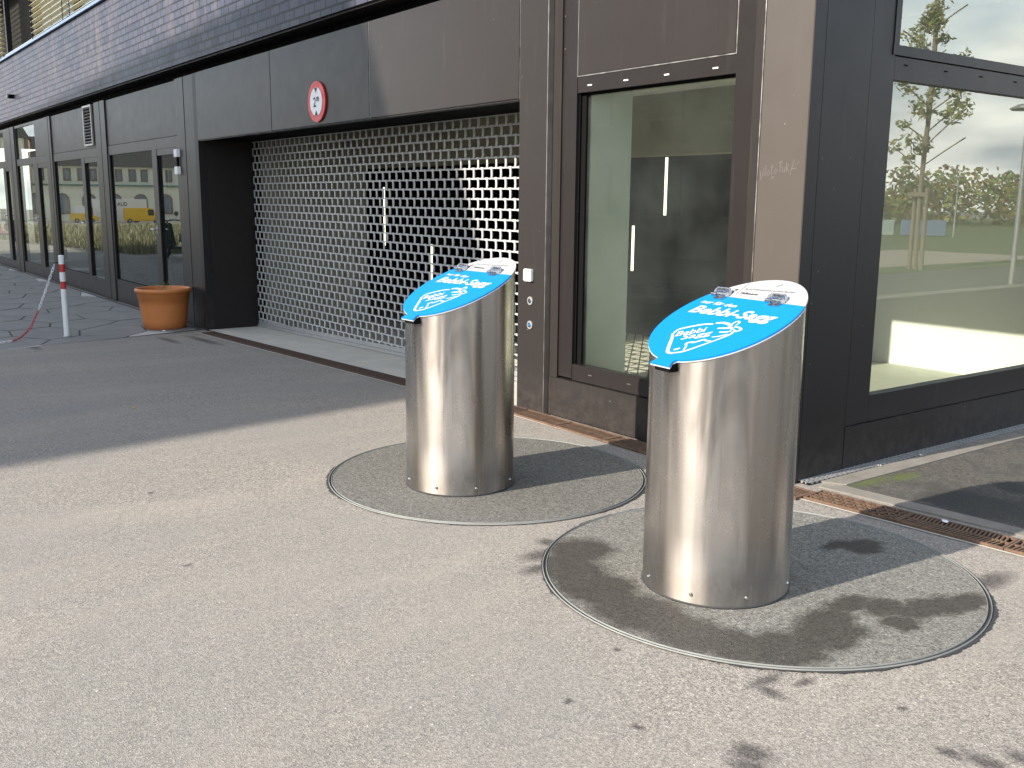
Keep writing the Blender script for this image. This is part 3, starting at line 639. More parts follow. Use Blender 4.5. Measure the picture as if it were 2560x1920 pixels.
# scratched scribble on the corner column
def ribbon(s, pts, w, fn):
    pts = [Vector(p).to_2d() if len(p) == 3 else Vector(p) for p in pts]
    W_ = w if hasattr(w, '__len__') else [w]*len(pts); Lf = []; Rt = []
    for i, p in enumerate(pts):
        d = (pts[min(i+1, len(pts)-1)]-pts[max(i-1, 0)]).normalized(); nrm = Vector((-d.y, d.x)); Lf.append(p+nrm*W_[i]/2); Rt.append(p-nrm*W_[i]/2)
    for i in range(len(pts)-1): s.add([fn(Rt[i]), fn(Rt[i+1]), fn(Lf[i+1]), fn(Lf[i])], [(0, 1, 2, 3)])
s = MB(); fn = lambda p: (p[0], Y0-.0008, p[1])
gx0, gz0 = -3.508, 1.63
def stroke(pts): ribbon(s, [(gx0+px*.036, gz0+pz*.036+px*.006) for px, pz in pts], .0020, fn)
for st_ in ([(0, 1.1), (.15, 0), (.35, .8), (.5, .1), (.65, 1.4), (.8, .3)], [(1.0, 1.7), (1.05, .1)], [(1.3, .3), (1.55, .9), (1.8, .3), (1.5, .1), (1.3, .35)], [(2.1, 1.6), (2.1, .1), (2.35, .2)], [(1.9, 1.1), (2.4, 1.2)],
            [(2.6, .4), (2.85, .9), (3.1, .4), (2.85, .1), (2.6, .4)], [(3.3, 1.5), (4.0, 1.7)], [(3.65, 1.6), (3.6, .2)], [(3.95, .9), (4.0, .2), (4.3, .1), (4.4, .8), (4.45, 0)], [(4.7, 1.3), (4.7, 0)], [(5.1, 1.0), (4.75, .6), (5.15, 0)],
            [(5.4, -.5), (6.0, 1.5), (6.3, .7), (6.9, 1.1)], [(5.7, .3), (6.5, .2)], [(2.0, -.3), (2.6, -.25)], [(2.1, -.55), (2.5, -.5)], [(.1, -.3), (.2, .5), (.3, -.2)]): stroke(st_)
P(s, 'scratched_scribble', plain('scratch_grey', (.17, .155, .14), .7))

# ------------------------------------------------------------------ things on the front
def text_mesh(txt, size, width=None, shear=0, offset=0, align='LEFT'):
    cu = bpy.data.curves.new('t', 'FONT'); cu.body = txt; cu.size = size; cu.shear = shear; cu.offset = offset; cu.align_x = align; cu.resolution_u = 3
    o = bpy.data.objects.new('t', cu); C.objects.link(o); dg = bpy.context.evaluated_depsgraph_get(); dg.update()
    me = bpy.data.meshes.new_from_object(o.evaluated_get(dg)); vs = [v.co.copy() for v in me.vertices]; fs = [tuple(p.vertices) for p in me.polygons]
    bpy.data.objects.remove(o); bpy.data.curves.remove(cu); bpy.data.meshes.remove(me)
    if width:
        xa = min(v.x for v in vs); xb = max(v.x for v in vs); k = width/(xb-xa)
        for v in vs: v.x = (v.x-xa)*k
    return vs, fs
# height limit sign
sg = empty('height_limit_sign', (-8.875, 4.19, 2.41), 0, 'round red and white sign reading 2 m, on the lintel above the shutter', 'sign')
def disc_xz(r, y, n=48): return [(r*math.cos(2*math.pi*i/n), y, r*math.sin(2*math.pi*i/n)) for i in range(n)]
s = MB(); s.cyl((0, .012, 0), (0, -.002, 0), .188, n=56, sm=False); s.build('plate', M['sign_red'], sg)
s = MB(); s.add(disc_xz(.132, -.004), [tuple(range(48))]); s.build('white_field', M['sign_white'], sg)
for q in (1, -1): MB().add([(-.032, -.006, .128*q), (.032, -.006, .128*q), (0, -.006, .078*q)], [(0, 1, 2)]).build('arrowhead', M['ink_k'], sg)
s = MB()
for t_, sz, ox, oz, wd in (('2', .125, -.055, -.045, .052), ('m', .085, .012, .003, .052)):
    vs, fs = text_mesh(t_, sz, wd, 0, .002); s.add([(v.x+ox, -.0065, v.y+oz) for v in vs], fs)
s.build('lettering', M['ink_k'], sg)
# switches on the column
sb = empty('switch_box', (-5.515, Y0, .985), 0, 'small square white plastic box on the bronze column beside the shutter', 'switch box')
MB().box((-.043, -.030, -.043), (.043, 0, .043)).build('housing', M['plast_w'], sb, .005)
MB().box((-.036, -.034, -.036), (.030, -.031, .036)).build('cover', M['plast_w'], sb, .002)
for z_, lb, mid in ((.804, 'upper round steel key switch below the white box', M['ink_k']), (.632, 'lower round steel push button with a blue light ring', M['blue'])):
    k = empty('key_switch', (-5.505, Y0, z_), 0, lb, 'switch')
    MB().cyl((0, 0, 0), (0, -.008, 0), .030, n=28).build('escutcheon', M['galv'], k)
    MB().cyl((0, -.008, 0), (0, -.012, 0), .017, n=20).build('barrel', M['steel_s'], k)
    MB().box((-.010, -.0135, -.005), (.010, -.012, .005)).build('slot', mid, k)
# small camera on the brick band and contact box on the left column
wc = empty('wall_camera', (-23.15, 4.10, 3.54), 0, 'small dark box camera on the glazed brick band at far left', 'camera')
MB().box((-.05, -.11, -.04), (.05, 0, .04)).build('housing', M['gap'], wc, .006); MB().cyl((0, -.11, 0), (0, -.135, 0), .025).build('lens', M['steel_s'], wc)
db = empty('lock_box', (-13.09, Y0+.01, 1.96), 0, 'pair of small white boxes on the dark frame beside the glass door', 'box')
for dz in (.11, -.11): MB().box((-.06, -.05, dz-.05), (.06, 0, dz+.05)).build('casing', M['plast_w'], db, .006)
MB().box((-.012, -.03, -.06), (.02, 0, .06)).build('bracket', M['gap'], db)

# ------------------------------------------------------------------ waste inlet columns
TL = .458; RB = .287; ZC = 1.052
cl = math.sqrt(1+TL*TL)
ux, uv_, un = Vector((1, 0, 0)), Vector((0, 1, TL))/cl, Vector((0, -TL, 1))/cl
def LP(u, v, h=0): return Vector((0, 0, ZC))+ux*u+uv_*v+un*h
def lid_piece(mb, poly, h0, h1):
    n_ = len(poly); mb.add([LP(u, v, h0) for u, v in poly]+[LP(u, v, h1) for u, v in poly], [tuple(reversed(range(n_))), tuple(range(n_, 2*n_))]+[(i, (i+1) % n_, n_+(i+1) % n_, n_+i) for i in range(n_)])
a_, b_e = .2925, .2925*cl; HV = .152
def ell(t): return (a_*math.cos(t), b_e*math.sin(t))
th = math.asin(HV/b_e)
ar = [math.pi-th+(math.pi+2*th)*i/72 for i in range(73)]      # lower arc from left hinge point to right
blue_poly = []
tabL, tabR = -.042, .056
for t_ in ar:
    p = ell(t_)
    if p[1] < 0 and tabL < p[0] < tabR: continue
    blue_poly.append(p)
k_ = next(i for i, p in enumerate(blue_poly) if p[0] >= tabR and p[1] < -.2)
blue_poly[k_:k_] = [(tabL, -b_e*math.sqrt(1-(tabL/a_)**2)), (tabL+.006, -.335), (tabL-.002, -.362), (tabR+.012, -.362), (tabR-.004, -.335), (tabR, -b_e*math.sqrt(1-(tabR/a_)**2))]
white_poly = [ell(th+.01+(math.pi-2*th-.02)*i/48) for i in range(49)]
def bagstrokes(s, h):
    fn = lambda p: LP(p[0], p[1], h)
    def cat(ps, w):    # catmull-rom
        ps = [Vector(p) for p in ps]; o = []; K = len(ps)
        for i in range(K-1):
            p0, p1, p2, p3 = ps[max(i-1, 0)], ps[i], ps[i+1], ps[min(i+2, K-1)]
            for j in range(6):
                t = j/6; o.append(.5*((2*p1)+(p2-p0)*t+(2*p0-5*p1+4*p2-p3)*t*t+(3*p1-p0-3*p2+p3)*t**3))
        o.append(ps[-1]); n_ = len(o)
        ww = [w*(.55+.45*math.sin(math.pi*min(1, max(0, .08+.84*i/(n_-1))))) for i in range(n_)]
        ribbon(s, o, ww, fn)
    cat([(.002, -.284), (-.025, -.284), (-.042, -.272), (-.072, -.236), (-.108, -.190), (-.136, -.162)], .015)
    cat([(-.134, -.160), (-.138, -.135), (-.128, -.118), (-.085, -.084), (-.050, -.064), (-.016, -.055)], .012)
    cat([(-.010, -.283), (.018, -.272), (.042, -.250), (.070, -.205), (.094, -.165)], .011)
    cat([(.094, -.165), (.112, -.130), (.124, -.100), (.120, -.078)], .011)
    cat([(.026, -.252), (.012, -.226), (-.006, -.208), (.006, -.196), (.022, -.192), (.036, -.176), (.046, -.164), (.062, -.168), (.086, -.166)], .011)
    cat([(-.012, -.046), (.020, -.036), (.055, -.040), (.078, -.055)], .014)
    cat([(.078, -.052), (.066, -.030), (.074, -.012), (.090, -.020), (.090, -.042)], .009)
    cat([(.092, -.052), (.116, -.050), (.140, -.062), (.128, -.078), (.104, -.066)], .010)
    cat([(.030, -.078), (.060, -.070), (.084, -.064)], .011)
    cat([(.060, -.048), (.085, -.060), (.104, -.072)], .012)
    cat([(.062, -.100), (.090, -.094), (.108, -.080)], .010)
    cat([(.062, -.140), (.090, -.126), (.112, -.104)], .008)
    cat([(-.020, -.262), (-.008, -.252), (-.004, -.243)], .012)
def place_text(s, txt, u, v, size, width, ang, h, shear=.25, off=.0, bold=0):
    vs, fs = text_mesh(txt, size, width, shear, off)
    c_, s_ = math.cos(ang), math.sin(ang)
    for q, (ox, oy) in enumerate(((0, 0), (bold, 0), (-bold, 0), (0, bold), (0, -bold), (bold*.7, bold*.7), (-bold*.7, -bold*.7)) if bold else ((0, 0),)):
        s.add([LP(u+ox+p.x*c_-p.y*s_, v+oy+p.x*s_+p.y*c_, h+q*.00006) for p in vs], fs)
def make_bin(name, loc, rz, num, label):
    t = empty(name, loc, rz, label, 'waste inlet', 'steel waste inlet columns with blue lids')
    s = MB(); n_ = 96; zb = .006
    rows_ = [0.006, .05, .12, .35, .6, .8]
    vs = []
    for i in range(n_):
        a = 2*math.pi*i/n_; x, y = RB*math.cos(a), RB*math.sin(a)
        for q in rows_: vs.append((x, y, q))
        vs.append((x, y, ZC+TL*y-.006))
    k = len(rows_)+1
    s.add(vs, [(i*k+j, ((i+1) % n_)*k+j, ((i+1) % n_)*k+j+1, i*k+j+1) for i in range(n_) for j in range(k-1)], True)
    s.build('body', M['steel'], t)
    ri = RB-.012; s = MB(); s.add([(ri*math.cos(2*math.pi*i/64), ri*math.sin(2*math.pi*i/64), ZC+TL*ri*math.sin(2*math.pi*i/64)-.016) for i in range(64)], [tuple(range(64))]); s.build('inner_rim', M['gap'], t)
    MB().lathe([(RB-.002, .001), (RB+.004, .001), (RB+.004, .007), (RB-.002, .008)], 72).build('base_seal', M['rubber'], t)
    s = MB()
    for a in (-118, -72, -30, 20, 70, 120, 165, 205): 
        a = R_(a+12); d = Vector((math.cos(a), math.sin(a), 0)); p = d*(RB-.001)+Vector((0, 0, .042))
        s.cyl(p, p+d*.006, .0085, .006, 10)
    s.build('rivet', M['steel_s'], t)
    a = R_(-52); s = MB(); d = Vector((math.cos(a), math.sin(a), 0)); q = Vector((-d.y, d.x, 0))
    yy = RB*math.sin(a); s.bar(d*(RB-.0002)+Vector((0, 0, .01)), d*(RB-.0002)+Vector((0, 0, ZC+TL*yy-.02)), .0014, .0010, d); s.build('weld_seam', M['steel'], t)
    lid = MB(); lid_piece(lid, blue_poly, 0, .007); lid = lid.build('lid', M['blue'], t)
    lid['label'] = 'blue flap with white lettering'
    e_ = MB(); P_ = blue_poly
    sc = [(u*1.006, v*1.006 if v < .14 else v) for u, v in P_]; lid_piece(e_, sc, -.004, -.0005); e_.build('lid_edge', M['ink_w'], lid)
    s = MB(); h = .0080
    place_text(s, 'nur für den', -.232, .082, .034, .200, R_(-1), h, .25, 0, .0011)
    place_text(s, 'Bebbi-Sagg', -.222, .004, .080, .440, R_(1.5), h, .25, 0, .0026)
    place_text(s, 'Bebbi', -.104, -.178, .056, .122, R_(33), h, .15, 0, .0011)
    place_text(s, 'Sagg', -.056, -.192, .052, .122, R_(33), h, .15, 0, .0011)
    bagstrokes(s, h); s.build('lettering', M['ink_w'], lid)
    wp = MB(); lid_piece(wp, white_poly, 0, .006); wp = wp.build('top_plate', M['white'], t)
    s = MB(); h = .0070
    place_text(s, num, -.172, .188, .045, .024, 0, h, .2, .0006)
    place_text(s, 'Tiefbauamt', -.116, .186, .021, .098, R_(1), h, .1, .0004)
    place_text(s, 'Bau- und Verkehrsdepartement des Kantons Basel-Stadt', -.118, .222, .014, .250, R_(3), h, 0, .0001)
    fnk = lambda p: LP(p[0], p[1], h)
    ribbon(s, [(-.128, .178), (-.141, .272)], .0022, fnk)
    ribbon(s, [(.010, .268), (.014, .278), (.022, .282), (.020, .292)], .004, fnk)
    s.build('lettering', M['ink_k'], wp)
    for uc in (-.195, .105):
        hg = MB(); r3 = .0045; hh = .022
        loop = [LP(uc-.045, HV+.012, .006), LP(uc-.048, HV+.028, hh*.7), LP(uc-.038, HV+.036, hh), LP(uc+.030, HV+.036, hh), LP(uc+.042, HV+.028, hh*.7), LP(uc+.048, HV+.012, .006)]
        hg.tube(loop, r3, 8)
        hgo = hg.build('hinge', M['steel_s'], t)
        MB().add([LP(uc-.044, HV+.016, .012), LP(uc+.043, HV+.016, .012), LP(uc+.036, HV+.035, hh-.004), LP(uc-.036, HV+.035, hh-.004), LP(uc-.044, HV+.019, .012), LP(uc+.043, HV+.019, .012), LP(uc+.036, HV+.038, hh-.004), LP(uc-.036, HV+.038, hh-.004)], [(0, 1, 2, 3), (7, 6, 5, 4), (0, 4, 5, 1), (2, 6, 7, 3), (1, 5, 6, 2), (3, 7, 4, 0)]).build('cover', M['steel_s'], hgo)
        kn = MB(); kn.cyl(LP(uc+.005, HV-.004, .016), LP(uc+.052, HV-.004, .016), .0115, n=14); kn.cyl(LP(uc-.035, HV-.004, .014), LP(uc-.005, HV-.004, .014), .009, n=12); kn.cyl(LP(uc+.018, HV-.004, .016), LP(uc+.034, HV-.004, .016), .0135, n=14)
        kn.obox(LP(uc+.02, HV-.016, .010), (ux, uv_, un), (.026, .014, .002)); kn.build('knuckle', M['steel_s'], hgo)
    # dark latch pocket under the tab
    y = -RB-.002; MB().box((tabL+.008, y-.030, ZC-TL*RB-.040), (tabR, y+.01, ZC-TL*RB-.010)).build('latch_pocket', M['gap'], t, .003)
    return t
make_bin('waste_inlet_column', (-4.268, 2.797, .008), R_(1.8), '1', 'stainless steel waste inlet with blue lid, the farther one nearer the shutter')
make_bin('waste_inlet_column', (-2.512, 2.865, .008), R_(-5.6), '2', 'stainless steel waste inlet with blue lid and number 2, the nearer one on the stained plate')
# round platforms
def platform(loc, rad, mat, label):
    t = empty('container_cover', (loc[0], loc[1], 0), 0, label, 'manhole cover', 'round covers of the underground containers')
    s = MB(); n_ = 96
    s.add([(rad*.985*math.cos(2*math.pi*i/n_), rad*.985*math.sin(2*math.pi*i/n_), .008) for i in range(n_)], [tuple(range(n_))])
    o = s.build('asphalt_infill', mat, t)
    o.location = (-loc[0], -loc[1], 0)
    o.data.transform(Matrix.Translation((loc[0], loc[1], 0)))
    MB().lathe([(rad*.985, .004), (rad*.985, .010), (rad*.9875, .010), (rad*.9875, .004)], n_).build('inner_ring', M['ring'], t)
    MB().lathe([(rad*.9875, .0045), (rad*1.001, .0045)], n_).build('joint_seal', M['rubber'], t)
    MB().lathe([(rad*1.001, .003), (rad*1.001, .009), (rad*1.0045, .009), (rad*1.0045, .003)], n_).build('outer_ring', M['ring'], t)
    # crumbled joint against the forecourt
    r = random.Random(int(loc[0]*100)); s = MB(); K = 900; ph = [(r.uniform(0, 6.28), f_, am) for f_, am in ((2, .006), (5, .004), (13, .003), (37, .0022), (83, .002), (171, .0018))]; rr_ = [rad*1.007+max(.0005, .004+sum(am*math.sin(f_*2*math.pi*i/K+p_) for p_, f_, am in ph)+.0012*r.gauss(0, 1)) for i in range(K)]
    vs = []
    for i in range(K):
        a = 2*math.pi*i/K; vs += [(rad*1.0035*math.cos(a), rad*1.0035*math.sin(a), .0040), (rr_[i]*math.cos(a), rr_[i]*math.sin(a), .0040)]
    s.add(vs, [(2*i, 2*i+1, 2*((i+1) % K)+1, 2*((i+1) % K)) for i in range(K)]); s.build('crumbled_joint', M['rubber'], t)
platform((-4.312, 3.010), .868, M['lid_dry'], 'round asphalt filled cover with steel ring, dry grey, under the farther inlet')
platform((-2.492, 3.095), .880, M['lid_wet'], 'round asphalt filled cover with steel ring, blotched dark, under the nearer inlet')

# ------------------------------------------------------------------ channel grates
def grate(x, y, rz, kind, w=.172, l=.5, z=0.0, label=None, slope=0):
    t = empty('channel_grate', (x, y, z), 0, label, 'drain grate', 'rusty grates of the drain channel')
    t.rotation_euler = (0, slope, rz)
    mt = M['rust'] if kind != 'solid' else M['rust_dark']
    s = MB(); h0, h1 = .004, .016
    s.box((0.002, 0, h0), (l-.002, .010, h1)); s.box((0.002, w-.010, h0), (l-.002, w, h1)); s.box((0.002, .010, h0), (.012, w-.010, h1)); s.box((l-.012, .010, h0), (l-.002, w-.010, h1))
    s.build('rim', mt, t)
    s = MB()
    if kind == 'slots':
        s.box((.012, w/2-.005, h0), (l-.012, w/2+.005, h1-.001))
        k = .026
        while k < l-.03:
            s.bar((k, .010, .010), (k+.012, w/2-.005, .010), .009, .010); s.bar((k+.012, w/2+.005, .010), (k, w-.010, .010), .009, .010); k += .0195
    elif kind == 'weave':
        for yy in (w*.27, w*.5, w*.73): s.box((.012, yy-.004, h0), (l-.012, yy+.004, h1-.002))
        k = .03; i = 0
        while k < l-.03:
            d = .014 if i % 2 else -.014
            s.bar((k-d, .010, .010), (k+d, w*.27, .010), .009, .010); s.bar((k+d, w*.27, .010), (k-d, w*.5, .010), .009, .010); s.bar((k-d, w*.5, .010), (k+d, w*.73, .010), .009, .010); s.bar((k+d, w*.73, .010), (k-d, w-.010, .010), .009, .010)
            k += .031; i += 1
    else:
        k = .02; 
        while k < l-.02: s.box((k, .010, h0), (k+.0105, w/2-.003, h1-.003)); s.box((k, w/2+.003, h0), (k+.0105, w-.010, h1-.003)); k += .018
    s.build('bars', mt, t)
    MB().quad((.002, .002, .0035), (l-.002, .002, .0035), (l-.002, w-.002, .0035), (.002, w-.002, .0035)).build('channel_bottom', M['gap'], t)
    return t
x = -3.52; k = 0
while x > -12.2:
    zz = gx(x); sl = .0249 if x < -5.7 else 0
    lb = 'rusty drain grate set flush along the foot of the building front' if x > -5.6 else 'dark rusty drain grate along the shutter threshold'
    g_ = grate(x, 4.035, 0, 'fine' if x > -5.8 else 'solid', .172, .5, gx(x), lb, -sl)
    x -= .5; k += 1
dx = math.cos(R_(5.5)); dy = math.sin(R_(5.5)); px, py = -3.015, 4.085
kinds = ['weave', 'slots', 'slots', 'weave', 'weave', 'slots', 'slots', 'weave']
lbs = ['lattice drain grate just past the building corner, right of the nearer inlet', 'slotted drain grate in the shadow of the nearer inlet', 'slotted drain grate carrying a white paper scrap', 'lattice drain grate at the right edge of the photo'] + ['rusty drain grate beyond the right edge of the forecourt']*4
for i in range(8): grate(px+dx*.5*i, py+dy*.5*i, R_(5.5), kinds[i], .18, .5, 0, lbs[i])
tag(MB().quad((-12.3, 4.015, gx(-12.3)+.004), (-5.6, 4.015, .004), (-5.6, 4.034, .004), (-12.3, 4.034, gx(-12.3)+.004)).add([(-5.6, 4.015, .004), (-3.0, 4.065, .004), (-3.0, 4.082, .004), (-5.6, 4.034, .004), (2, 4.55, .004), (2, 4.566, .004)], [(0, 1, 2, 3), (1, 4, 5, 2)]).build('channel_edge', M['concrete']), kind='structure')
# slotted facade gutter along the side wall
for i in range(9):
    y = 4.31+i*1.0; t = empty('facade_gutter', (-3.275, y, 0), 0, 'galvanised slotted gutter cover at the foot of the dark side wall', 'gutter cover', 'slotted gutter covers along the side wall')
    s = MB(); s.box((0, .002, .004), (.125, .998, .006)); s.build('tray', M['gap'], t)
    s = MB(); xs_ = [.0, .016, .030, .044, .058, .072, .086, .100, .125]
    for q in (0, 2, 4, 6): s.box((xs_[q]-.0 if q else 0, .002, .006), (xs_[q]+.014 if q < 6 else .100, .998, .016))
    s.box((.108, .002, .006), (.125, .998, .016))
    yy = .002
    while yy < .98: s.box((0.0, yy, .0062), (.125, yy+.016, .0155)); yy += .042
    s.build('cover', M['galv'], t)
t = empty('door_grate', (-3.02, 6.55, 0), 0, 'pale perforated grating sheet by the side wall at the right edge', 'drain grate')
s = MB(); s.box((0, 0, .005), (.30, 1.2, .007)); s.build('tray', M['gap'], t); s = MB()
for q in range(11): s.box((q*.029, 0, .007), (q*.029+.012, 1.2, .018))
for q in range(41): s.box((0, q*.0297, .0072), (.302, q*.0297+.010, .0175))
s.build('mesh_sheet', M['edge'], t)

# ------------------------------------------------------------------ pot, bollard, chain, litter
pt = empty('plant_pot', (-12.83, 3.84, -.157), 0, 'empty terracotta coloured plastic plant pot at the foot of the dark column', 'plant pot')
pr = [(.0, .004), (.245, .0), (.262, .006), (.275, .10), (.300, .30), (.308, .375), (.317, .380), (.326, .455), (.335, .462), (.345, .468), (.352, .485), (.350, .505), (.338, .517), (.322, .517), (.312, .505), (.308, .45), (.29, .42)]
MB().lathe(pr, 64).build('pot', M['terra'], pt)
s = MB(); s.add([(.296*math.cos(2*math.pi*i/32), .296*math.sin(2*math.pi*i/32), .425+.008*math.sin(i*3.1)) for i in range(32)], [tuple(range(32))]); s.build('soil', M['soil'], pt)
s = MB(); r = random.Random(2)
for k in range(9):
    a = r.uniform(0, 6.28); x_, y_ = .05+.05*math.cos(a), .03*math.sin(a); l_ = r.uniform(.08, .18); q = [Vector((x_, y_, .42)), Vector((x_+.03*math.cos(a), y_+.03*math.sin(a), .42+l_*.6)), Vector((x_+.07*math.cos(a), y_+.07*math.sin(a), .42+l_))]
    s.tube(q, .003, 5)
    for j in range(4):
        c_ = q[1].lerp(q[2], j/3); d = Vector((r.uniform(-1, 1), r.uniform(-1, 1), r.uniform(0, .8))).normalized()*.025; w = d.cross(Vector((0, 0, 1))).normalized()*.007
        s.add([c_, c_+d*.5+w, c_+d, c_+d*.5-w], [(0, 1, 2, 3)])
s.build('weed', M['leafg'], pt)
bo = empty('barrier_post', (-12.60, 2.60, -.157), 0, 'white barrier post with two red bands on the paving', 'bollard')
s = MB(); rb = .033; 
for z0_, z1_, mi in ((.0, .575, 0), (.575, .665, 1), (.665, .775, 0), (.775, .87, 1), (.87, .97, 0)):
    s.mi = mi; s.cyl((0, 0, z0_), (0, 0, z1_), rb, n=24, cap=False)
s.mi = 0; s.build('tube', [M['w_paint'], M['r_paint']], bo)
MB().lathe([(.0, .978), (.026, .976), (.034, .970), (.034, .960)], 24).build('cap', M['w_paint'], bo)
MB().lathe([(.0335, .012), (.045, .010), (.046, .001)], 24).build('base_collar', M['galv'], bo)
MB().cyl((-.02, -.02, .885), (-.06, -.055, .885), .006, n=8).build('hook', M['gap'], bo)
# chain of plastic links, hanging from the hook and then lying on the slabs
Pp = [Vector(p) for p in ((-12.665, 2.54, .725), (-12.70, 2.44, .45), (-12.70, 2.33, .18), (-12.67, 2.22, -.03), (-12.60, 2.10, -.125), (-12.45, 1.98, -.145), (-12.42, 1.85, -.147), (-12.44, 1.68, -.147), (-12.43, 1.4, -.147), (-12.40, 1.0, -.147))]
path = []
for i in range(len(Pp)-1):
    for j in range(20): path.append(Pp[i].lerp(Pp[i+1], j/20))
cw_, cr_ = MB(), MB(); acc = 0; li = 0; step = .040; last = path[0]
for p in path[1:]:
    acc += (p-last).length
    if acc >= step:
        acc = 0; d = (p-last).normalized() if (p-last).length else Vector((0, 0, 1)); a = d.orthogonal().normalized(); b2 = d.cross(a); side = a if li % 2 else b2
        dl = .024; rl = .011; c_ = p; loop = []
        for q in range(12):
            an = 2*math.pi*q/12; loop.append(c_+d*(dl*math.cos(an)+(.006 if math.cos(an) > 0 else -.006))+side*rl*math.sin(an))
        zc = p.z; tgt = cr_ if (13 <= li < 26) else cw_
        tgt.tube(loop, .0042, 6, True); li += 1
    last = p
ch = empty('barrier_chain', (-12.66, 2.54, .72), 0, 'white and red plastic link chain hanging from the barrier post onto the slabs', 'chain')
for s, nme, mt in ((cw_, 'white_links', M['w_paint']), (cr_, 'red_links', M['r_paint'])):
    o = s.build(nme, mt, ch); o.location = (12.66, -2.54, -.72)
def scrap(name, x, y, z, sz, mat, label, cat, seed):
    r = random.Random(seed); s = MB(); K = 9
    ring = [(x+sz*r.uniform(.6, 1.1)*math.cos(2*math.pi*i/K), y+sz*r.uniform(.4, .9)*math.sin(2*math.pi*i/K), z+r.uniform(.002, .012)) for i in range(K)]
    s.add(ring+[(x, y, z+sz*.5)], [(i, (i+1) % K, K) for i in range(K)]); tag(s.build(name, mat), label, cat)
scrap('paper_scrap', -2.36, 4.30, .016, .022, M['plast_w'], 'crumpled white paper scrap lying on the slotted drain grate', 'litter', 1)
scrap('paper_scrap', -12.50, 3.72, -.160, .035, M['plast_w'], 'crumpled white paper scrap in front of the terracotta pot', 'litter', 2)
scrap('fallen_leaf', -7.4, 1.95, gx(-7.4), .02, plain('yellow_leaf', (.5, .36, .05), .7), 'small yellow leaf on the shaded asphalt, left of the farther inlet', 'leaf', 3)
scrap('pebble', -3.13, 4.93, .016, .012, M['plast_w'], 'small pale crumb on the slotted gutter beside the moss', 'litter', 4)
scrap('pebble', -3.13, 5.35, .016, .012, M['sign_white'], 'small pale crumb on the slotted gutter farther right of the moss', 'litter', 6)

# ------------------------------------------------------------------ neighbouring building that throws the big shadow (behind the camera)
H = 12.0; k = H/ST
def from_shadow(x, y, z=0):     # point of the roof edge whose shadow falls on (x, y, z)
    t = (H-z)/ST; return (x-SX*t, y-t)
E0 = from_shadow(-6.00, .83); E1 = from_shadow(-6.52, 4.2); dd = Vector(E1)-Vector(E0)
e_near = Vector(E1)+dd.normalized()*7.0; e_far = Vector(E0)-dd.normalized()*16
nb = empty('apartment_block', (-20, -25, 0), 0, 'tall pale apartment block across the street behind the photographer', 'building')
pl = [(e_near.x, e_near.y), (e_far.x, e_far.y), (-34, e_far.y), (-34, e_near.y-1.5)]
M['render_wall'] = plain('pale_render', (.36, .33, .29), .9, var=.08, vs=1, bmp=.2)
M['pane_dark'] = plain('dark_window_glass', (.03, .035, .04), .08, 0, .8)
o = MB().prism(pl, -.2, H).build('wall', M['render_wall'], nb); o.location = (20, 25, 0)
nf = Vector((pl[3][0]-pl[0][0], pl[3][1]-pl[0][1])).normalized(); nn_ = Vector((-nf.y, nf.x))
if nn_.y < 0: nn_ = -nn_
for fl in range(4):
    for q in range(7):
        c_ = Vector(pl[0])+nf*(2.2+q*3.4); zc = 1.2+fl*2.9
        s = MB(); s.obox((c_.x+nn_.x*.03+20, c_.y+nn_.y*.03+25, zc+.7), ((nf.x, nf.y, 0), (nn_.x, nn_.y, 0), (0, 0, 1)), (.75, .05, .8)); w_ = s.build('window', M['pane_dark'], nb)
        s = MB(); s.obox((c_.x+nn_.x*.06+20, c_.y+nn_.y*.06+25, zc-.15), ((nf.x, nf.y, 0), (nn_.x, nn_.y, 0), (0, 0, 1)), (.85, .10, .04)); s.build('sill', M['concrete'], w_)

# ------------------------------------------------------------------ what the left glazing reflects
YG = 4.262
def mirl(x, y, s_=2.5, zz=0):    # a point seen as (x, y) in the mirror of the front, pushed out s_ times as far and taken back through the glass plane
    vx, vy = x*s_, (2*YG-y)*s_; return vx, 2*YG-vy
M['cream'] = plain('cream_render', (.80, .77, .60), .9, var=.06, vs=.3)
M['stone'] = plain('brown_sandstone', (.27, .19, .14), .9, var=.15, vs=1)
M['slate'] = plain('dark_roof_tiles', (.07, .065, .055), .85, var=.3, vs=2)
M['grey_glass'] = plain('old_window_glass', (.20, .22, .24), .15, 0, .8)
M['green_metal'] = plain('green_copper', (.18, .26, .22), .7)
st_ = empty('old_station_building', (-190, -20, -2.67), R_(102), 'long cream rendered building with arched stone windows and dark hipped roof, far behind the photographer', 'building')
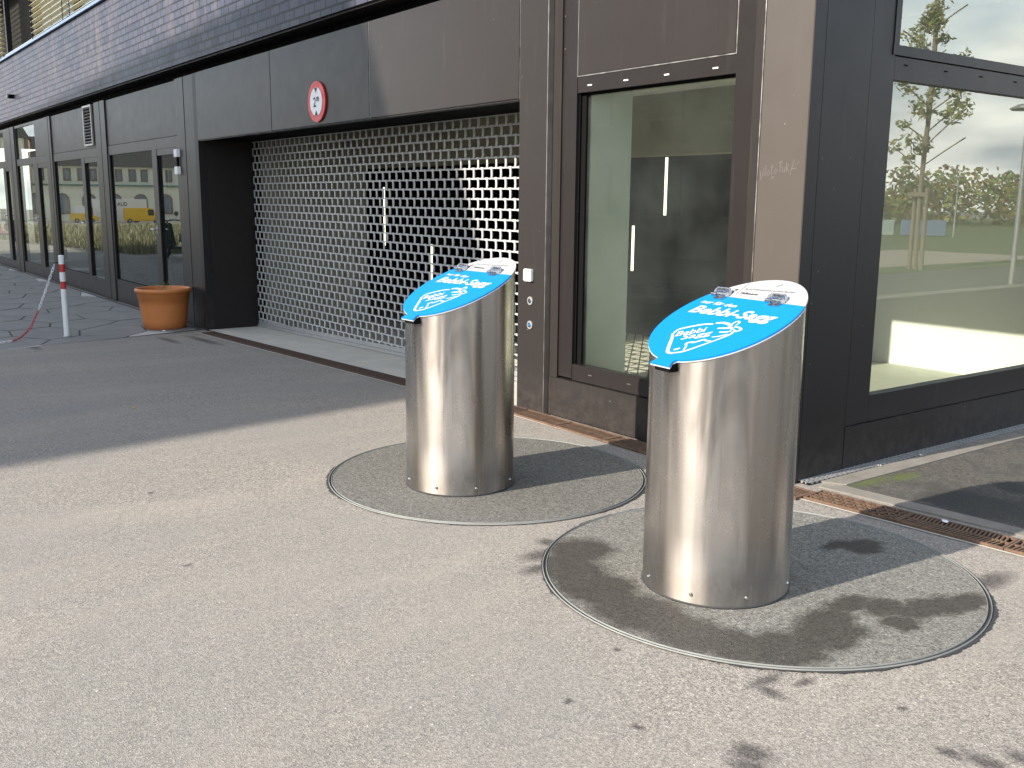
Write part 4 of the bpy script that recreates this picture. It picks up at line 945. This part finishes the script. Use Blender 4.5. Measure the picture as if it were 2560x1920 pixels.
# local frame: x along facade, y back, facade faces -y
Lh, zt1, zt2, rg = 45, 6.1, 9.6, 14.0
MB().box((-Lh, 0, 0), (Lh, 14, zt1)).build('ground_storey', M['cream'], st_)
MB().box((-Lh, 3, zt1+.31), (Lh, 14, zt2)).build('upper_storey', M['cream'], st_)
MB().box((-Lh-.3, -.5, zt1+.002), (Lh+.3, 13.9, zt1+.3)).build('cornice', M['green_metal'], st_)
rf = MB(); rf.add([(-Lh-.6, 2.3, zt2+.003), (Lh+.6, 2.3, zt2+.003), (Lh+.6, 14.6, zt2+.003), (-Lh-.6, 14.6, zt2+.003), (-Lh+6, 8.5, rg+.8), (Lh-6, 8.5, rg+.8)], [(0, 3, 2, 1), (0, 1, 5, 4), (1, 2, 5), (2, 3, 4, 5), (3, 0, 4)]); rf.build('roof', M['slate'], st_)
for k in range(-10, 10):
    xx = k*4.3+1.5
    s = MB(); arch = [(xx-1.15, 1.2), (xx+1.15, 1.2)]+[(xx+1.15*math.cos(a), 3.7+1.15*math.sin(a)) for a in [math.pi*i/8 for i in range(9)]]
    n_ = len(arch); s.add([(x_, -.12, z_) for x_, z_ in arch]+[(x_, -.005, z_) for x_, z_ in arch], [tuple(range(n_))]+[(i, n_+i, n_+(i+1) % n_, (i+1) % n_) for i in range(n_)]); w_ = s.build('arched_window', M['stone'], st_)
    inn = [(xx+(x_-xx)*.78, 3+(z_-3)*.84) for x_, z_ in arch]; s = MB(); s.add([(x_, -.15, z_) for x_, z_ in inn], [tuple(range(n_))]); s.build('pane', M['grey_glass'], w_)
    for q in (-1.0, 1.0):
        s = MB(); s.box((xx+q-.62, 2.90, 7.0), (xx+q+.62, 2.995, 9.2)); w_ = s.build('window', M['stone'], st_); s = MB(); s.box((xx+q-.36, 2.86, 7.25), (xx+q+.36, 2.90, 8.95)); s.build('pane', M['grey_glass'], w_)
s = MB(); s.box((-6, -.6, 0), (-2.4, 10, 14)); s.build('stair_tower', M['cream'], st_)
s = MB(); s.box((-2.4, -.7, 0), (-1.7, 9, 14)); s.box((-6.7, -.7, 0), (-6.0, 9, 14)); s.build('quoins', M['stone'], st_)
s = MB(); s.add([(-7, -1, 14.003), (-1.4, -1, 14.003), (-1.4, 10, 14.003), (-7, 10, 14.003), (-4.2, 4.5, 19)], [(0, 3, 2, 1), (0, 1, 4), (1, 2, 4), (2, 3, 4), (3, 0, 4)]); s.build('tower_roof', M['slate'], st_)
ho = empty('white_house', (-158, 12, -2.67), R_(105), 'pale plain house block beside the long cream building, behind the photographer', 'building')
MB().box((-6, 0, 0), (5, 10, 17)).build('wall', M['cream'], ho)
for zf in (3, 6.4, 9.8, 13): MB().box((-4.6, -.06, zf), (-1.2, -.002, zf+1.7)).build('window', M['pane_dark'], ho)
def wheel(par, x, y, r=.36):
    w = MB().cyl((x, y-.11, r), (x, y+.11, r), r, n=18).build('wheel', M['rubber'], par)
    MB().cyl((x, y-.118, r), (x, y+.118, r), r*.55, n=14).build('rim', M['galv'], w)
def van(loc, rz, body_mat, L_, Hh, label, cat='van', name='parked_van'):
    t = empty(name, loc, rz, label, cat)
    prof = [(0, .35), (L_, .35), (L_, .95), (L_-.9, 1.25), (L_-1.6, Hh), (0, Hh)]
    n_ = 6; s = MB(); s.add([(x_, -1, z_) for x_, z_ in prof]+[(x_, 1, z_) for x_, z_ in prof], [tuple(range(6)), tuple(reversed(range(6, 12)))]+[(i, 6+i, 6+(i+1) % 6, (i+1) % 6) for i in range(6)]); s.build('body', body_mat, t, .06)
    MB().box((L_-2.3, -1.02, 1.25), (L_-1.35, 1.02, Hh-.25)).build('side_glass', M['pane_dark'], t, .02)
    for x_ in (.9, L_-1.0):
        for y_ in (-.9, .9): wheel(t, x_, y_)
    return t
yel = plain('yellow_paint', (.75, .45, .02), .4)
vx, vy = mirl(-67.4, -10.5); van((vx-1.5, vy+2.4, -2.67), R_(-80), yel, 6.0, 2.45, 'yellow delivery van parked before the long cream building')
vx, vy = mirl(-69.2, -9.9)
tr = empty('box_truck', (vx-2, vy+2.5, -2.67), R_(-80), 'white box truck with black lettering parked beside the yellow van', 'truck')
MB().box((-2, -1.2, .9), (6.5, 1.2, 3.9)).build('cargo_box', M['w_paint'], tr, .04)
MB().box((-4.2, -1.1, .5), (-2.1, 1.1, 2.7)).build('cab', M['w_paint'], tr, .12)
MB().box((-4.25, -.9, 1.6), (-3.2, 1.12, 2.4)).build('windscreen', M['pane_dark'], tr, .03)
for x_ in (-3.2, 4.8): 
    for y_ in (-1, 1): wheel(tr, x_, y_, .48)
s = MB(); vs, fs = text_mesh('AUD', 1.5, 3.0, 0, .02)
s.add([(1.85+v.x*.53, 1.215, 2.75+v.y*.6) for v in vs], fs); s.build('lettering', M['ink_k'], tr)
dg_ = mirl(-72, -7.0); t = van((dg_[0]+6, dg_[1]+1, -2.67), R_(-80), yel, 4.2, 1.5, 'yellow compact loader with white cab on the weedy field', 'loader', 'wheel_loader')
MB().box((.6, -.7, 1.5), (2.2, .7, 2.6)).build('cab', M['w_paint'], t, .05)

def scooter(loc, rz, mat, label):
    t = empty('motor_scooter', loc, rz, label, 'scooter')
    for x_ in (-.62, .62):
        ring = [(x_+.20*math.cos(2*math.pi*i/20), 0, .24+.20*math.sin(2*math.pi*i/20)) for i in range(20)]
        w = MB().tube(ring, .045, 8, True).build('wheel', M['rubber'], t); MB().cyl((x_, -.03, .24), (x_, .03, .24), .12, n=16).build('rim', M['galv'], w)
    MB().prism([(-.90, -.13), (-.25, -.17), (-.10, -.12), (-.10, .12), (-.25, .17), (-.90, .13)], .42, .72).build('body', mat, t, .05)
    MB().box((-.15, -.15, .26), (.42, .15, .34)).build('footboard', mat, t, .03)
    s = MB(); s.add([(.34, -.20, .30), (.34, .20, .30), (.50, .20, .30), (.50, -.20, .30), (.46, -.17, .98), (.46, .17, .98), (.56, .15, .95), (.56, -.15, .95)], [(0, 3, 2, 1), (4, 5, 6, 7), (0, 1, 5, 4), (1, 2, 6, 5), (2, 3, 7, 6), (3, 0, 4, 7)]); s.build('leg_shield', mat, t, .03)
    MB().prism([(-.85, -.12), (-.15, -.12), (-.12, 0), (-.15, .12), (-.85, .12)], .725, .81).build('seat', M['rubber'], t, .03)
    MB().tube([(.60, 0, .25), (.56, 0, .6), (.46, 0, 1.02)], .03, 8).build('fork', M['galv'], t)
    MB().tube([(.38, -.36, 1.04), (.46, -.18, 1.06), (.47, 0, 1.03), (.46, .18, 1.06), (.38, .36, 1.04)], .016, 8).build('handlebar', M['rubber'], t)
    MB().cyl((.53, 0, .90), (.60, 0, .90), .08, .07, 18).build('headlight', M['plast_w'], t)
    for y_ in (-.30, .30):
        MB().tube([(.42, y_*.8, 1.05), (.44, y_, 1.17), (.44, y_, 1.20)], .007, 6).cyl((.43, y_, 1.23), (.46, y_, 1.23), .065, n=18).build('mirror', M['steel_s'], t)
    MB().box((-.93, -.09, .48), (-.905, .09, .62)).build('number_plate', M['plast_w'], t)
scooter((-40.6, 2.0, -.165), R_(150), plain('dark_red_paint', (.22, .012, .02), .3), 'dark red motor scooter, seen mirrored in the farthest shop glass')
scooter((-27.6, -.25, -.165), R_(158), plain('dark_green_paint', (.012, .03, .028), .3), 'dark green motor scooter, seen mirrored in the glass door by the pot')

# ------------------------------------------------------------------ what the side window reflects
def mirr(px_, py_, s_=1.0):      # real x,y measured in the mirror at scale 1
    vx = (2*-3.262-px_)*s_; return 2*-3.262-vx, py_*s_
def leaves(mb, c, r, n_, sz, rnd):
    for _ in range(n_):
        d = Vector((rnd.gauss(0, 1), rnd.gauss(0, 1), rnd.gauss(0, .8))); d = d.normalized()*r*rnd.random()**.5; p = Vector(c)+d
        a = Vector((rnd.gauss(0, 1), rnd.gauss(0, 1), rnd.gauss(0, 1))).normalized(); b2 = a.orthogonal().normalized(); q = sz*rnd.uniform(.6, 1.3)
        mb.mi = rnd.randrange(3); mb.add([p-a*q, p+b2*q*.6, p+a*q, p-b2*q*.6], [(0, 1, 2, 3)])
M['lf1'] = plain('leaf_green', (.13, .17, .04), .6); M['lf2'] = plain('leaf_olive', (.20, .20, .05), .6); M['lf3'] = plain('leaf_yellow', (.22, .20, .06), .6); M['bark'] = plain('bark', (.20, .165, .12), .9, var=.3, vs=9)
M['wood'] = plain('pale_stake_wood', (.20, .165, .12), .85, vs=6)
def young_tree(loc, hgt, seed, label):
    rnd = random.Random(seed); t = empty('young_tree', loc, 0, label, 'tree')
    s = MB(); s.tube([(0, 0, 0), (.03, 0, hgt*.3), (-.02, .02, hgt*.6), (.02, 0, hgt*.97)], .055, 8)
    lv = MB()
    for k in range(26):
        z_ = hgt*(.36+.60*k/26); a = k*2.4; l_ = (.95-.6*(k/26))*rnd.uniform(.35, 1.25)
        p0 = Vector((0, 0, z_)); p1 = p0+Vector((math.cos(a)*l_*.6, math.sin(a)*l_*.6, l_*.45)); p2 = p1+Vector((math.cos(a)*l_*.5, math.sin(a)*l_*.5, l_*.35))
        s.tube([p0, p1, p2], .016, 5)
        for q in (p1, p2, p1.lerp(p2, .5)):
            if rnd.random() < .62: leaves(lv, q, .20, 34, .07, rnd)
    leaves(lv, (0, 0, hgt*.97), .25, 24, .075, rnd)
    s.build('trunk', M['bark'], t); lv.build('crown', [M['lf1'], M['lf2'], M['lf3']], t)
    MB().cyl((.22, .12, 0), (.22, .12, hgt*.30), .05, n=10).cyl((-.22, -.12, 0), (-.22, -.12, hgt*.30), .05, n=10).box((-.25, -.14, hgt*.27), (.25, .14, hgt*.285)).build('stake', M['wood'], t)
young_tree((6.36, 21.08, 0), 6.2, 11, 'slender young tree with thin yellowing crown tied to stakes beside the road')
def lamp(loc, h_, label, s_=1):
    t = empty('street_lamp', loc, 0, label, 'street lamp', 'street lamps along the road')
    MB().cyl((0, 0, 0), (0, 0, h_), .055*s_, .04*s_, 14).build('pole', M['galv'], t)
    MB().lathe([(.0, h_+.10*s_), (.20*s_, h_+.07*s_), (.34*s_, h_), (.30*s_, h_-.03*s_), (0, h_-.04*s_)], 24).build('lamp_head', M['galv'], t)
lamp((3.02, 18.96, 0), 3.28, 'tall round headed street lamp near the road edge')
q = mirr(18.31, 43.57, 3.0); lamp((q[0], q[1], -3), 8.2, 'distant slim street lamp before the autumn trees', 2.2)
def container(loc, rz, mat, label):
    t = empty('shipping_container', loc, rz, label, 'container', 'shipping containers on the far grass')
    s = MB(); s.box((0, 0, .1), (6, 2.4, 2.25)); k = .1
    while k < 5.9: s.box((k, -.04, .25), (k+.12, 0, 2.1)); k += .28
    s.build('box', mat, t); MB().box((6.0, .1, .2), (6.05, 1.18, 2.15)).box((6.0, 1.22, .2), (6.05, 2.3, 2.15)).build('door', mat, t)
q = mirr(20.2, 43.5, 3.0)
container((70.6, 133.2, -3), R_(-30), plain('container_blue', (.10, .15, .24), .6), 'blue shipping container on the far grass')
container((76.5, 129.6, -3), R_(-30), plain('container_teal', (.24, .30, .28), .6), 'pale teal shipping container on the far grass, beside the blue one')
# far autumn wood, one mass
rnd = random.Random(21); s = MB()
for k in range(230):
    u = rnd.uniform(-1, 1); x_ = 60+u*150+rnd.uniform(-5, 5); y_ = 235-.35*(x_-60)+rnd.uniform(-12, 25); h_ = 5.5+6.5*abs(math.sin(x_*.083+1))*rnd.uniform(.6, 1.15)+rnd.uniform(0, 1.5)
    z0_ = -3; n_ = 150
    for _ in range(n_):
        d = Vector((rnd.gauss(0, 2.6), rnd.gauss(0, 2.6), 0)); zz = z0_+h_*(rnd.random()**.7); sc_ = 1-.5*max(0, (zz-z0_)/h_-.5)
        p = Vector((x_, y_, zz))+d*sc_; a = Vector((rnd.gauss(0, 1), rnd.gauss(0, 1), rnd.gauss(0, 1))).normalized(); b2 = a.orthogonal().normalized(); q_ = rnd.uniform(.4, .9)
        s.mi = (k+rnd.randrange(2)) % 4; s.add([p-a*q_, p+b2*q_*.8, p+a*q_, p-b2*q_*.8], [(0, 1, 2, 3)])
tag(s.build('far_wood', [plain('autumn_brown', (.12, .07, .025), .8), M['lf1'], plain('autumn_ochre', (.17, .115, .03), .8), M['lf2']]), kind='stuff')
